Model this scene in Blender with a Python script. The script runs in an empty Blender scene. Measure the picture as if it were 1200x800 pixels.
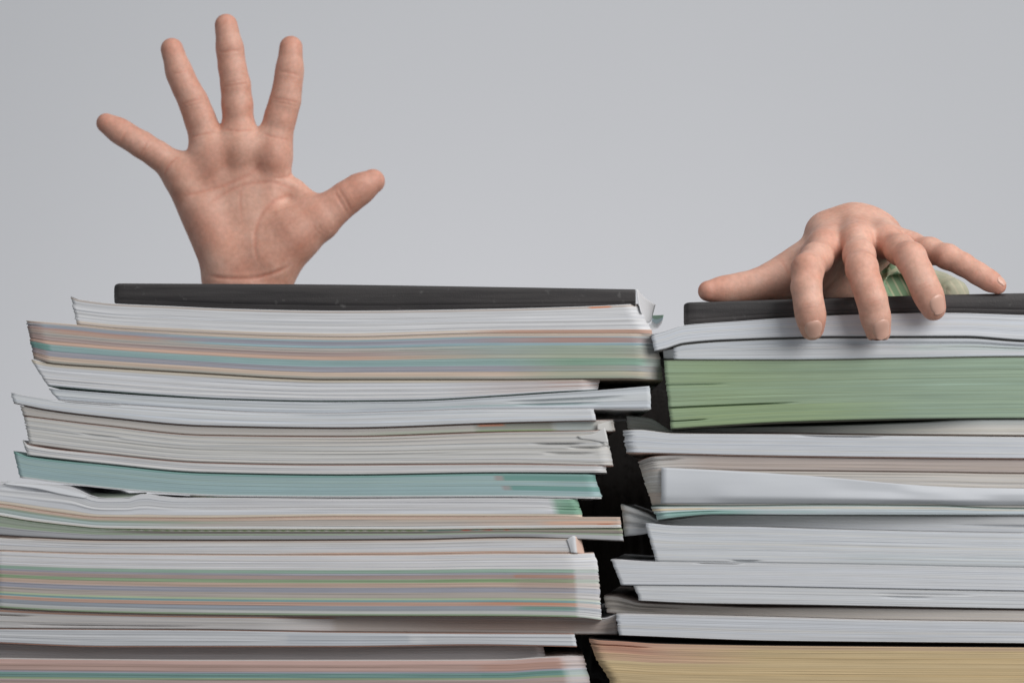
import bpy, math, random
import numpy as np
from mathutils import Vector

random.seed(7)
rng = np.random.default_rng(7)
sc = bpy.context.scene
COL = sc.collection

# ------------------------------------------------------------------ camera, light, exposure
CAM_D = 1.6                       # camera to the front of the stacks (m)
HZ = 600.0                        # photo row of the eye level
PX = 0.42e-3                      # metres per photo pixel at that distance
cam_d = bpy.data.cameras.new('camera')
cam = bpy.data.objects.new('camera', cam_d)
COL.objects.link(cam)
cam.location = (0, -CAM_D, 0)
cam.rotation_euler = (math.radians(90), 0, 0)
cam_d.sensor_width = 36
cam_d.lens = 36 * CAM_D / (1200 * PX)
cam_d.shift_y = (HZ - 400) / 1200
cam_d.clip_start = 0.05
cam_d.clip_end = 60
cam_d.dof.use_dof = True
cam_d.dof.focus_distance = 1.64
cam_d.dof.aperture_fstop = 16
sc.camera = cam

w = bpy.data.worlds.new('World')
sc.world = w
w.use_nodes = True
bg = w.node_tree.nodes['Background']
bg.inputs[0].default_value = (0.90, 0.95, 1.0, 1)
bg.inputs[1].default_value = 0.30


def area(name, loc, target, sx, sy, power, col):
    d = bpy.data.lights.new(name, 'AREA')
    d.shape = 'RECTANGLE'
    d.size, d.size_y = sx, sy
    d.energy = power
    d.color = col
    o = bpy.data.objects.new(name, d)
    COL.objects.link(o)
    o.location = loc
    o.rotation_euler = (Vector(target) - Vector(loc)).to_track_quat('-Z', 'Y').to_euler()
    return o


area('window_light', (1.5, -1.5, 1.05), (0.0, 0.1, 0.06), 1.7, 1.4, 46, (1.0, 0.985, 0.97))
area('ceiling_light', (0.45, -0.2, 1.8), (0.05, 0.05, 0.1), 1.2, 0.8, 9, (1.0, 0.98, 0.96))
area('added_wall_light', (-0.02, 1.0, -0.35), (-0.02, 1.9, 0.24), 0.75, 0.4, 4.6, (1.0, 0.955, 0.965))  # unseen lamp added low behind the stacks to brighten the wall's middle

vs = sc.view_settings
vs.view_transform = 'Standard'
vs.look = 'None'
vs.exposure = 0
vs.gamma = 1
vs.use_curve_mapping = False


# ------------------------------------------------------------------ helpers
def lin(c):
    c = np.asarray(c, float)
    c = (c + (c.mean() - c) * 0.16) / 255.0
    return np.where(c <= 0.04045, c / 12.92, ((c + 0.055) / 1.055) ** 2.4)


def alb(c, g=1.12):
    return np.clip(lin(c) * g, 0.004, 0.86)


def P(px, py, Y=0.0):
    """photo pixel + depth behind the front of the stacks (m) -> place in the scene"""
    s = PX * (CAM_D + Y) / CAM_D
    return np.array([(px - 600) * s, Y, (HZ - py) * s])


def mesh_obj(name, verts, faces, mat, parent=None, smooth=True):
    me = bpy.data.meshes.new(name)
    verts = np.asarray(verts, np.float32)
    if isinstance(faces, np.ndarray):
        n, k = faces.shape
        me.vertices.add(len(verts))
        me.vertices.foreach_set('co', verts.ravel())
        me.loops.add(n * k)
        me.loops.foreach_set('vertex_index', faces.astype(np.int32).ravel())
        me.polygons.add(n)
        me.polygons.foreach_set('loop_start', np.arange(0, n * k, k, dtype=np.int32))
        me.update(calc_edges=True)
        me.validate()
    else:
        me.from_pydata(verts.tolist(), [], faces)
        me.update()
    if smooth:
        me.polygons.foreach_set('use_smooth', [True] * len(me.polygons))
    me.materials.append(mat)
    o = bpy.data.objects.new(name, me)
    COL.objects.link(o)
    if parent is not None:
        o.parent = parent
        o.matrix_parent_inverse = parent.matrix_basis.inverted()
    return o


def set_col(me, name, cols):
    a = me.color_attributes.new(name, 'FLOAT_COLOR', 'POINT')
    c = np.ones((len(me.vertices), 4), np.float32)
    c[:, :3] = cols
    a.data.foreach_set('color', c.ravel())


def set_uv(me, uv):
    lay = me.uv_layers.new(name='sheet')
    li = np.empty(len(me.loops), np.int32)
    me.loops.foreach_get('vertex_index', li)
    lay.data.foreach_set('uv', np.asarray(uv, np.float32)[li].ravel())


def thing(name, label, cat, loc, group=None):
    o = bpy.data.objects.new(name, None)
    COL.objects.link(o)
    o.empty_display_size = 0.02
    o.location = loc
    o['label'] = label
    o['category'] = cat
    if group:
        o['group'] = group
    return o


def nodes(name):
    m = bpy.data.materials.new(name)
    m.use_nodes = True
    nt = m.node_tree
    return m, nt, nt.nodes, nt.links, nt.nodes['Principled BSDF']


# ------------------------------------------------------------------ materials
def paper_mat(name, rough=0.75, streak=0.07):
    m, nt, N, L, b = nodes(name)
    at = N.new('ShaderNodeAttribute'); at.attribute_name = 'tint'
    uv = N.new('ShaderNodeUVMap'); uv.uv_map = 'sheet'
    mp = N.new('ShaderNodeMapping'); mp.inputs['Scale'].default_value = (14, 1500, 1)
    n1 = N.new('ShaderNodeTexNoise'); n1.inputs['Scale'].default_value = 1.0
    n1.inputs['Detail'].default_value = 4; n1.inputs['Roughness'].default_value = 0.6
    L.new(uv.outputs[0], mp.inputs[0]); L.new(mp.outputs[0], n1.inputs['Vector'])
    mp2 = N.new('ShaderNodeMapping'); mp2.inputs['Scale'].default_value = (45, 320, 1)
    n2 = N.new('ShaderNodeTexNoise'); n2.inputs['Scale'].default_value = 1.0
    n2.inputs['Detail'].default_value = 5
    L.new(uv.outputs[0], mp2.inputs[0]); L.new(mp2.outputs[0], n2.inputs['Vector'])
    ad = N.new('ShaderNodeMath'); ad.operation = 'ADD'
    L.new(n1.outputs['Fac'], ad.inputs[0]); L.new(n2.outputs['Fac'], ad.inputs[1])
    mr = N.new('ShaderNodeMapRange')
    mr.inputs['From Min'].default_value = 0.65; mr.inputs['From Max'].default_value = 1.35
    mr.inputs['To Min'].default_value = 1 - streak; mr.inputs['To Max'].default_value = 1 + streak * 0.6
    L.new(ad.outputs[0], mr.inputs['Value'])
    vm = N.new('ShaderNodeVectorMath'); vm.operation = 'SCALE'
    L.new(at.outputs['Color'], vm.inputs[0]); L.new(mr.outputs[0], vm.inputs['Scale'])
    L.new(vm.outputs[0], b.inputs['Base Color'])
    b.inputs['Roughness'].default_value = rough
    b.inputs['Specular IOR Level'].default_value = 0.25
    bp = N.new('ShaderNodeBump'); bp.inputs['Strength'].default_value = 0.2
    bp.inputs['Distance'].default_value = 0.0002
    L.new(n1.outputs['Fac'], bp.inputs['Height']); L.new(bp.outputs[0], b.inputs['Normal'])
    return m


M_PAPER = paper_mat('paper_edge')
M_SHEET = paper_mat('paper_sheet', 0.55, 0.03)
M_COVER = paper_mat('cover_board', 0.4, 0.04)


def black_cover_mat():
    m, nt, N, L, b = nodes('black_bookcloth')
    tc = N.new('ShaderNodeTexCoord')
    n1 = N.new('ShaderNodeTexNoise'); n1.inputs['Scale'].default_value = 1400; n1.inputs['Detail'].default_value = 3
    mp = N.new('ShaderNodeMapping'); mp.inputs['Scale'].default_value = (9, 40, 160)
    n2 = N.new('ShaderNodeTexNoise'); n2.inputs['Scale'].default_value = 1; n2.inputs['Detail'].default_value = 6
    n2.inputs['Roughness'].default_value = 0.65
    L.new(tc.outputs['Object'], n1.inputs['Vector']); L.new(tc.outputs['Object'], mp.inputs[0])
    L.new(mp.outputs[0], n2.inputs['Vector'])
    cr = N.new('ShaderNodeValToRGB')
    cr.color_ramp.elements[0].position = 0.36; cr.color_ramp.elements[0].color = (0.017, 0.0145, 0.015, 1)
    cr.color_ramp.elements[1].position = 0.66; cr.color_ramp.elements[1].color = (0.056, 0.050, 0.049, 1)
    L.new(n2.outputs['Fac'], cr.inputs[0])
    n3 = N.new('ShaderNodeTexNoise'); n3.inputs['Scale'].default_value = 260; n3.inputs['Detail'].default_value = 2
    L.new(tc.outputs['Object'], n3.inputs['Vector'])
    sc_ = N.new('ShaderNodeMapRange'); sc_.inputs['From Min'].default_value = 0.66; sc_.inputs['From Max'].default_value = 0.80
    L.new(n3.outputs['Fac'], sc_.inputs['Value'])
    mxs = N.new('ShaderNodeMix'); mxs.data_type = 'RGBA'
    L.new(sc_.outputs[0], mxs.inputs['Factor']); L.new(cr.outputs[0], mxs.inputs['A'])
    mxs.inputs['B'].default_value = (0.085, 0.08, 0.078, 1)
    L.new(mxs.outputs['Result'], b.inputs['Base Color'])
    b.inputs['Roughness'].default_value = 0.5
    bp = N.new('ShaderNodeBump'); bp.inputs['Strength'].default_value = 0.5; bp.inputs['Distance'].default_value = 0.0002
    L.new(n1.outputs['Fac'], bp.inputs['Height']); L.new(bp.outputs[0], b.inputs['Normal'])
    return m


M_BLACK = black_cover_mat()


def skin_mat():
    m, nt, N, L, b = nodes('skin')
    at = N.new('ShaderNodeAttribute'); at.attribute_name = 'flush'
    sep = N.new('ShaderNodeSeparateColor'); L.new(at.outputs['Color'], sep.inputs[0])
    tc = N.new('ShaderNodeTexCoord')
    n1 = N.new('ShaderNodeTexNoise'); n1.inputs['Scale'].default_value = 60; n1.inputs['Detail'].default_value = 5
    n1.inputs['Roughness'].default_value = 0.6
    n2 = N.new('ShaderNodeTexNoise'); n2.inputs['Scale'].default_value = 420; n2.inputs['Detail'].default_value = 3
    vo = N.new('ShaderNodeTexVoronoi'); vo.inputs['Scale'].default_value = 1100
    for t in (n1, n2, vo):
        L.new(tc.outputs['Object'], t.inputs['Vector'])
    cr = N.new('ShaderNodeValToRGB')
    e = cr.color_ramp.elements
    e[0].position = 0.28; e[0].color = (0.62, 0.305, 0.215, 1)
    e[1].position = 0.72; e[1].color = (0.76, 0.475, 0.370, 1)
    L.new(n1.outputs['Fac'], cr.inputs[0])
    mx = N.new('ShaderNodeMix'); mx.data_type = 'RGBA'
    L.new(sep.outputs[0], mx.inputs['Factor']); L.new(cr.outputs[0], mx.inputs['A'])
    mx.inputs['B'].default_value = (0.57, 0.215, 0.145, 1)
    mx2 = N.new('ShaderNodeMix'); mx2.data_type = 'RGBA'; mx2.blend_type = 'MULTIPLY'
    mr = N.new('ShaderNodeMapRange'); mr.inputs['From Min'].default_value = 0.3; mr.inputs['From Max'].default_value = 0.7
    mr.inputs['To Min'].default_value = 0.9; mr.inputs['To Max'].default_value = 1.06
    L.new(n2.outputs['Fac'], mr.inputs['Value'])
    mx2.inputs['Factor'].default_value = 1
    L.new(mx.outputs['Result'], mx2.inputs['A']); L.new(mr.outputs[0], mx2.inputs['B'])
    L.new(mx2.outputs['Result'], b.inputs['Base Color'])
    b.inputs['Roughness'].default_value = 0.56
    b.inputs['Specular IOR Level'].default_value = 0.5
    b.inputs['Subsurface Weight'].default_value = 0.18
    b.inputs['Subsurface Radius'].default_value = (1.0, 0.35, 0.2)
    b.inputs['Subsurface Scale'].default_value = 0.004
    ad = N.new('ShaderNodeMath'); ad.operation = 'ADD'
    L.new(n2.outputs['Fac'], ad.inputs[0]); L.new(vo.outputs['Distance'], ad.inputs[1])
    bp = N.new('ShaderNodeBump'); bp.inputs['Strength'].default_value = 0.15; bp.inputs['Distance'].default_value = 0.0003
    L.new(ad.outputs[0], bp.inputs['Height']); L.new(bp.outputs[0], b.inputs['Normal'])
    return m


M_SKIN = skin_mat()


def simple_mat(name, col, rough, noise=0.08, scale=300, spec=0.4):
    m, nt, N, L, b = nodes(name)
    tc = N.new('ShaderNodeTexCoord')
    n = N.new('ShaderNodeTexNoise'); n.inputs['Scale'].default_value = scale; n.inputs['Detail'].default_value = 4
    L.new(tc.outputs['Object'], n.inputs['Vector'])
    cr = N.new('ShaderNodeValToRGB')
    c = np.array(col)
    cr.color_ramp.elements[0].position = 0.3; cr.color_ramp.elements[0].color = (*(c * (1 - noise)), 1)
    cr.color_ramp.elements[1].position = 0.7; cr.color_ramp.elements[1].color = (*(c * (1 + noise)), 1)
    L.new(n.outputs['Fac'], cr.inputs[0]); L.new(cr.outputs[0], b.inputs['Base Color'])
    b.inputs['Roughness'].default_value = rough
    b.inputs['Specular IOR Level'].default_value = spec
    bp = N.new('ShaderNodeBump'); bp.inputs['Strength'].default_value = 0.15; bp.inputs['Distance'].default_value = 0.0003
    L.new(n.outputs['Fac'], bp.inputs['Height']); L.new(bp.outputs[0], b.inputs['Normal'])
    return m


M_NAIL = simple_mat('fingernail', (0.68, 0.405, 0.315), 0.28, 0.04, 200, 0.5)
M_HAIR = simple_mat('black_hair', (0.008, 0.006, 0.005), 0.7, 0.3, 500, 0.15)
M_VEST = simple_mat('black_knit', (0.010, 0.008, 0.008), 0.9, 0.3, 700, 0.1)
M_TABLE = simple_mat('dark_tabletop', (0.030, 0.024, 0.020), 0.5, 0.25, 30)
M_WALL = simple_mat('painted_wall', (0.630, 0.641, 0.661), 0.9, 0.012, 2.2, 0.1)


def plaid_mat():
    m, nt, N, L, b = nodes('green_plaid_cloth')
    tc = N.new('ShaderNodeTexCoord')
    mp = N.new('ShaderNodeMapping'); mp.inputs['Rotation'].default_value = (0, math.radians(28), 0)
    L.new(tc.outputs['Object'], mp.inputs[0])
    sp = N.new('ShaderNodeSeparateXYZ'); L.new(mp.outputs[0], sp.inputs[0])

    def stripe(sock, freq, duty):
        a = N.new('ShaderNodeMath'); a.operation = 'MULTIPLY'; a.inputs[1].default_value = freq
        f = N.new('ShaderNodeMath'); f.operation = 'FRACT'
        g = N.new('ShaderNodeMath'); g.operation = 'LESS_THAN'; g.inputs[1].default_value = duty
        L.new(sock, a.inputs[0]); L.new(a.outputs[0], f.inputs[0]); L.new(f.outputs[0], g.inputs[0])
        return g.outputs[0]

    s1 = stripe(sp.outputs[0], 270, 0.26)
    s2 = stripe(sp.outputs[2], 60, 0.12)
    sp2 = N.new('ShaderNodeSeparateXYZ'); L.new(tc.outputs['Object'], sp2.inputs[0])
    of = N.new('ShaderNodeMath'); of.operation = 'ADD'; of.inputs[1].default_value = -0.217
    L.new(sp2.outputs[0], of.inputs[0])
    s3 = stripe(of.outputs[0], 16.6, 0.5)
    mxs = N.new('ShaderNodeMath'); mxs.operation = 'MAXIMUM'
    L.new(s1, mxs.inputs[0]); L.new(s2, mxs.inputs[1])
    mu = N.new('ShaderNodeMath'); mu.operation = 'MULTIPLY'; mu.inputs[1].default_value = 0.6
    L.new(mxs.outputs[0], mu.inputs[0])
    mx = N.new('ShaderNodeMix'); mx.data_type = 'RGBA'
    mx.inputs['A'].default_value = (0.22, 0.33, 0.20, 1)
    mx.inputs['B'].default_value = (0.60, 0.55, 0.38, 1)
    L.new(mu.outputs[0], mx.inputs['Factor'])
    m3 = N.new('ShaderNodeMix'); m3.data_type = 'RGBA'
    m3.inputs['B'].default_value = (0.50, 0.44, 0.34, 1)
    mu3 = N.new('ShaderNodeMath'); mu3.operation = 'MULTIPLY'; mu3.inputs[1].default_value = 0.7
    L.new(s3, mu3.inputs[0]); L.new(mu3.outputs[0], m3.inputs['Factor'])
    L.new(mx.outputs['Result'], m3.inputs['A'])
    L.new(m3.outputs['Result'], b.inputs['Base Color'])
    b.inputs['Roughness'].default_value = 0.9
    return m


M_PLAID = plaid_mat()

# ------------------------------------------------------------------ setting: wall, table
me = [(-6, 1.9, -3), (6, 1.9, -3), (6, 1.9, 4), (-6, 1.9, 4), (-6, 2.0, -3), (6, 2.0, -3), (6, 2.0, 4), (-6, 2.0, 4)]
BOXF = [(0, 1, 2, 3), (7, 6, 5, 4), (0, 4, 5, 1), (1, 5, 6, 2), (2, 6, 7, 3), (3, 7, 4, 0)]
wall = mesh_obj('wall', me, BOXF, M_WALL, smooth=False)
wall['kind'] = 'structure'

TABLE_Z = float(P(0, 920)[2])
tb = thing('table', 'dark table under both stacks of books', 'table', (0, 0.05, TABLE_Z - 0.72))


def box(name, lo, hi, mat, parent):
    (x0, y0, z0), (x1, y1, z1) = lo, hi
    v = [(x0, y0, z0), (x1, y0, z0), (x1, y1, z0), (x0, y1, z0), (x0, y0, z1), (x1, y0, z1), (x1, y1, z1), (x0, y1, z1)]
    f = [(3, 2, 1, 0), (4, 5, 6, 7), (0, 1, 5, 4), (1, 2, 6, 5), (2, 3, 7, 6), (3, 0, 4, 7)]
    return mesh_obj(name, v, f, mat, parent, smooth=False)


box('table_top', (-0.62, -0.12, TABLE_Z - 0.03), (0.62, 0.29, TABLE_Z), M_TABLE, tb)
for sx in (-0.57, 0.53):
    for sy in (-0.09, 0.22):
        box('leg', (sx, sy, TABLE_Z - 0.72), (sx + 0.04, sy + 0.04, TABLE_Z - 0.03), M_TABLE, tb)

# ------------------------------------------------------------------ books
WHITE = (201, 201, 203)
COOL = (192, 196, 201)
CREAM = (188, 186, 182)
GREYW = (180, 183, 187)
TEAL = (139, 168, 168)
DTEAL = (100, 145, 137)
GREEN = (132, 156, 122)
MAUVE = (151, 151, 162)
BEIGE = (172, 162, 154)
PINK = (166, 146, 141)
ORANGE = (196, 158, 138)
LBLUE = (146, 172, 178)
GREY = (150, 150, 152)
DARK = (70, 66, 66)


def smooth_curve(pts):
    x = np.array([p[0] for p in pts], float)
    y = np.array([p[1] for p in pts], float)
    # monotone cubic (Fritsch-Carlson): smooth, no overshoot
    d = np.diff(y) / np.diff(x) if len(x) > 1 else np.zeros(0)
    m = np.zeros(len(x))
    if len(x) > 1:
        m[0], m[-1] = d[0], d[-1]
        for i in range(1, len(x) - 1):
            m[i] = 0 if d[i - 1] * d[i] <= 0 else 2 * d[i - 1] * d[i] / (d[i - 1] + d[i])

    def f(q):
        q = np.asarray(q, float)
        qc = np.clip(q, x[0], x[-1])
        i = np.clip(np.searchsorted(x, qc) - 1, 0, max(len(x) - 2, 0))
        if len(x) == 1:
            return np.full_like(q, y[0])
        h = x[i + 1] - x[i]
        t = (qc - x[i]) / h
        r = ((2 * t**3 - 3 * t**2 + 1) * y[i] + (t**3 - 2 * t**2 + t) * h * m[i]
             + (-2 * t**3 + 3 * t**2) * y[i + 1] + (t**3 - t**2) * h * m[i + 1])
        return r + np.where(q > x[-1], (q - x[-1]) * 0.0, 0)
    return f


def grid_faces(nr, nc, wrap=False):
    r = np.arange(nr - 1)[:, None]
    c = np.arange(nc if wrap else nc - 1)[None, :]
    c2 = (c + 1) % nc
    a = r * nc + c
    return np.stack([a, (r + 1) * nc + c, (r + 1) * nc + c2, r * nc + c2], -1).reshape(-1, 4)


def wobble(x, amp, wave, r=None):
    r = r or rng
    k = int(max(4, (x.max() - x.min()) / wave + 3))
    kn = np.linspace(x.min() - wave, x.max() + wave, k)
    return smooth_curve(list(zip(kn, r.normal(0, amp, k))))(x)


TOPCOVER = 0.95   # px


def book(name, label, cat, group, top, bot, left, right, yf=0.0, depth=0.205, base=WHITE, stripes=(), patches=(),
         yprof=None, cl=(0, 0), cr=(0, 0), gaps=(), ct=(WHITE, 0.3), cb=(WHITE, 0.3), jit=0.16, endjit=0.45,
         tintjit=0.03, layer=2.0, fan=0.0):
    """One book: a page block of many separate-looking sheets under a cover folded round its spine at the back.
    top/bot: curves; left/right: ends from top to bottom; yf, yprof, cl, cr: how the fore-edge lies in depth (mm)."""
    ft, fb = smooth_curve(top), smooth_curve(bot)
    fl, fr = smooth_curve(left), smooth_curve(right)
    fy = smooth_curve(yprof) if yprof else (lambda q: np.zeros_like(q))
    midx = np.clip(np.linspace(left[0][1], right[0][1], 40), 0, 1200)
    th = float(np.median(fb(midx) - ft(midx)))
    wpx = right[0][1] - left[0][1]
    has_t, has_b = ct is not None, cb is not None
    nlay = max(3, int(round(th / layer)))
    edges = np.cumsum(np.r_[0, rng.uniform(0.4, 1.9, nlay)])
    edges /= edges[-1]
    nc = int(max(60, wpx / 5))
    u = np.linspace(0, 1, nc)
    # finer near both ends
    u = u + 0.0 * u
    T, SET, COLR = [], [], []
    LJ, RJ = [], []
    stripes = list(stripes)
    pxm = left[0][1] + (right[0][1] - left[0][1]) * u

    def base_col(t):
        for a, b_, c in stripes:
            if a <= t < b_:
                return np.array(c, float)
        return np.array(base, float)

    for j in range(nlay):
        a, b_ = edges[j], edges[j + 1]
        d = b_ - a
        tm = 0.5 * (a + b_)
        s = wobble(pxm, jit * 0.4, 130) + rng.normal(0, jit * 0.15)
        for g in gaps:
            gt, g0, g1, gd = g[:4]
            gw = g[4] if len(g) > 4 else 1.0
            if abs(tm - gt) <= 0.5 * gw * layer / th + 1e-6:
                fade = max(8.0, 0.3 * (g1 - g0))
                m = np.clip((pxm - g0) / fade, 0, 1) * np.clip((g1 - pxm) / fade, 0, 1)
                if g0 <= left[0][1] + 5:
                    m = np.clip((g1 - pxm) / fade, 0, 1)
                if g1 >= right[0][1] - 5:
                    m = np.clip((pxm - g0) / fade, 0, 1)
                if g0 <= left[0][1] + 5 and g1 >= right[0][1] - 5:
                    m = np.ones_like(pxm)
                s = s + gd * m
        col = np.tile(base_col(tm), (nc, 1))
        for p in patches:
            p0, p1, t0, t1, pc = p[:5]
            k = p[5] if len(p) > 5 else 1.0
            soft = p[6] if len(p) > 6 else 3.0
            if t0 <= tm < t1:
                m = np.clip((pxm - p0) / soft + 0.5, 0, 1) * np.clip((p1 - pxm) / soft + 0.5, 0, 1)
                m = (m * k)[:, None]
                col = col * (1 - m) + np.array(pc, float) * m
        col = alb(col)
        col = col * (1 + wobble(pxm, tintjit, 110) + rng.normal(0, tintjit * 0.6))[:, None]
        col = col * (1 + rng.normal(0, 0.012) * np.array([1.0, 0.2, -1.2]))
        lj, rj = rng.normal(0, endjit), rng.normal(0, endjit)
        for tt, extra in ((a, 0.055), (a + 0.25 * d, 0), (b_ - 0.25 * d, 0)):
            T.append(tt); SET.append(s + extra); COLR.append(col); LJ.append(lj); RJ.append(rj)
    T.append(1.0); SET.append(SET[-1] + 0.3); COLR.append(COLR[-1]); LJ.append(LJ[-1]); RJ.append(RJ[-1])
    T = np.array(T); SET = np.array(SET); COLR = np.clip(np.array(COLR), 0.003, 0.88)
    nr = len(T)
    Lx = fl(T) + np.array(LJ); Rx = fr(T) + np.array(RJ)
    px = Lx[:, None] + (Rx - Lx)[:, None] * u[None, :]
    yt, yb = ft(px), fb(px)
    if has_t:
        yt = yt + TOPCOVER
    if has_b:
        yb = yb - TOPCOVER
    yb = np.maximum(yb, yt + 0.6)
    py = yt + (yb - yt) * T[:, None]
    Y = (yf + fy(px) + SET) * 1e-3
    if cl[0]:
        e = np.clip(1 - (px - Lx[:, None]) / cl[0], 0, 1); Y = Y + cl[1] * 1e-3 * e**1.5
    if cr[0]:
        e = np.clip(1 - (Rx[:, None] - px) / cr[0], 0, 1); Y = Y + cr[1] * 1e-3 * e**1.5
    s = PX * (CAM_D + Y) / CAM_D
    X = (px - 600) * s
    Z = (HZ - py) * s
    front = np.stack([X, Y, Z], -1)
    yback = yf * 1e-3 + depth
    back = front.copy()
    back[..., 1] = yback
    shear = 0.014 if group == GR else 0.0          # the right stack stands turned a little
    back[..., 0] += shear
    ring = np.concatenate([front, back[:, ::-1]], 1)          # nr x 2nc
    V = ring.reshape(-1, 3)
    F = grid_faces(nr, 2 * nc, True)
    i = np.arange(nc - 1)
    capt = np.stack([i, i + 1, 2 * nc - 2 - i, 2 * nc - 1 - i], -1)
    capb = capt[:, ::-1] + (nr - 1) * 2 * nc
    F = np.concatenate([F, capt, capb])
    cx = 0.5 * (front[0, 0, 0] + front[0, -1, 0])
    zb = float(Z.min())
    root = thing(name, label, cat, (cx, yf * 1e-3 + depth / 2, zb), group)
    o = mesh_obj('page_block', V, F, M_PAPER, root)
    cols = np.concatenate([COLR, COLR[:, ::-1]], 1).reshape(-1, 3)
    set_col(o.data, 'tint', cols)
    uu = np.concatenate([X, X[:, ::-1] + 1.3], 1)
    vv = np.repeat((T * th * PX + rng.uniform(0, 40))[:, None], 2 * nc, 1)
    set_uv(o.data, np.stack([uu, vv], -1).reshape(-1, 2))

    # cover: top board, spine at the back, bottom board as one folded sheet; darkest tints paint in shade between books
    if has_t or has_b:
        CV, CF, CC = [], [], []

        def board(curve, sign, c, inset, lx, rx):
            q = np.linspace(lx, rx, 70)
            y0 = curve(q)
            Yf = (yf + fy(q) + inset) * 1e-3
            if cl[0]:
                Yf = Yf + cl[1] * 1e-3 * np.clip(1 - (q - lx) / cl[0], 0, 1)**1.5
            if cr[0]:
                Yf = Yf + cr[1] * 1e-3 * np.clip(1 - (rx - q) / cr[0], 0, 1)**1.5
            sF = PX * (CAM_D + Yf) / CAM_D
            Yb = np.full_like(q, yback + 0.0012)
            rows = []
            o0 = 0.05 if sign > 0 else -0.05
            for yy in (y0 + o0, y0 + sign * (TOPCOVER - 0.08)):
                rows.append(np.stack([(q - 600) * sF, Yf, (HZ - yy) * sF], -1))
                r2 = rows[-1].copy(); r2[:, 1] = Yb; r2[:, 0] += shear
                rows.append(r2)
            a, b2, c2, d2 = rows
            ring2 = np.stack([a, b2, d2, c2], 0)    # 4 x n
            base_i = sum(len(k) for k in CV)
            n = len(q)
            CV.append(ring2.reshape(-1, 3))
            for r in range(4):
                r2 = (r + 1) % 4
                k = np.arange(n - 1)
                CF.append(np.stack([r * n + k, r * n + k + 1, r2 * n + k + 1, r2 * n + k], -1) + base_i)
            CF.append(np.array([[0, n, 2 * n, 3 * n], [4 * n - 1, 3 * n - 1, 2 * n - 1, n - 1]]) + base_i)
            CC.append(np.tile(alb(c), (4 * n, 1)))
            return b2
        zb1 = zt1 = None
        if has_t:
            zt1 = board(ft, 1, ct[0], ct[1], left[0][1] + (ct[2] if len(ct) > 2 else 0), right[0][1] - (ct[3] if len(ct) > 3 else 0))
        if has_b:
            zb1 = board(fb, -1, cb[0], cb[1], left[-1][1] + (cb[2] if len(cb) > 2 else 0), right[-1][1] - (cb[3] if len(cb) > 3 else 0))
        if has_t and has_b:
            n = len(zt1)
            sp = []
            for dy in (0.0001, 0.0008):
                for z in (zt1, zb1):
                    r = z.copy(); r[:, 1] = yback + dy + 0.0003
                    r[:, 2] += (-0.0006 if z is zt1 else 0.0006)
                    sp.append(r)
            base_i = sum(len(k) for k in CV)
            CV.append(np.concatenate([sp[0], sp[1], sp[3], sp[2]]))
            for r in range(4):
                r2 = (r + 1) % 4
                k = np.arange(n - 1)
                CF.append(np.stack([r * n + k, r * n + k + 1, r2 * n + k + 1, r2 * n + k], -1) + base_i)
            CC.append(np.tile(alb(ct[0]), (4 * n, 1)))
        CV = np.concatenate(CV); CF = np.concatenate(CF); CC = np.concatenate(CC)
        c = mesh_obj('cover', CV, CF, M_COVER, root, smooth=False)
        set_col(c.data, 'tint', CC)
        set_uv(c.data, np.stack([CV[:, 0], CV[:, 1] * 3], -1))
    return root


def sheet(name, rows, mat, parent, col=WHITE, thick=0.00025, label=None, cols=None, sub=6):
    """A bent leaf of paper through rows of (px, py, Y mm) points, with its own thickness."""
    R = np.array([[P(a, b, c * 1e-3) for a, b, c in r] for r in rows])
    nr, nc = R.shape[:2]

    def dense(A, ax, k):
        n = A.shape[ax]
        q = np.linspace(0, n - 1, (n - 1) * k + 1)
        A = np.moveaxis(A, ax, 0)
        flat = A.reshape(n, -1)
        out = np.stack([smooth_curve(list(zip(range(n), flat[:, i])))(q) for i in range(flat.shape[1])], -1)
        return np.moveaxis(out.reshape((len(q),) + A.shape[1:]), 0, ax)
    D = dense(dense(R, 0, sub), 1, sub)
    nr, nc = D.shape[:2]
    du = np.gradient(D, axis=0); dv = np.gradient(D, axis=1)
    nrm = np.cross(du, dv); nrm /= np.linalg.norm(nrm, axis=-1, keepdims=True) + 1e-12
    A = (D + nrm * thick / 2).reshape(-1, 3); B = (D - nrm * thick / 2).reshape(-1, 3)
    V = np.concatenate([A, B]); n = nr * nc
    F = [grid_faces(nr, nc), grid_faces(nr, nc)[:, ::-1] + n]
    idx = np.arange(n).reshape(nr, nc)
    loop = np.concatenate([idx[0, :], idx[1:, -1], idx[-1, -2::-1], idx[-2:0:-1, 0]])
    l2 = np.roll(loop, -1)
    F.append(np.stack([loop, l2, l2 + n, loop + n], -1))
    o = mesh_obj(name, V, np.concatenate(F), mat, parent)
    if cols is None:
        C = np.tile(alb(col), (n, 1))
    else:
        C = np.array([[alb(cols(i / (nr - 1), j / (nc - 1))) for j in range(nc)] for i in range(nr)]).reshape(-1, 3)
    set_col(o.data, 'tint', np.concatenate([C, C]))
    set_uv(o.data, np.stack([V[:, 0], V[:, 2]], -1))
    if label:
        o['label'] = label
    return o


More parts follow.
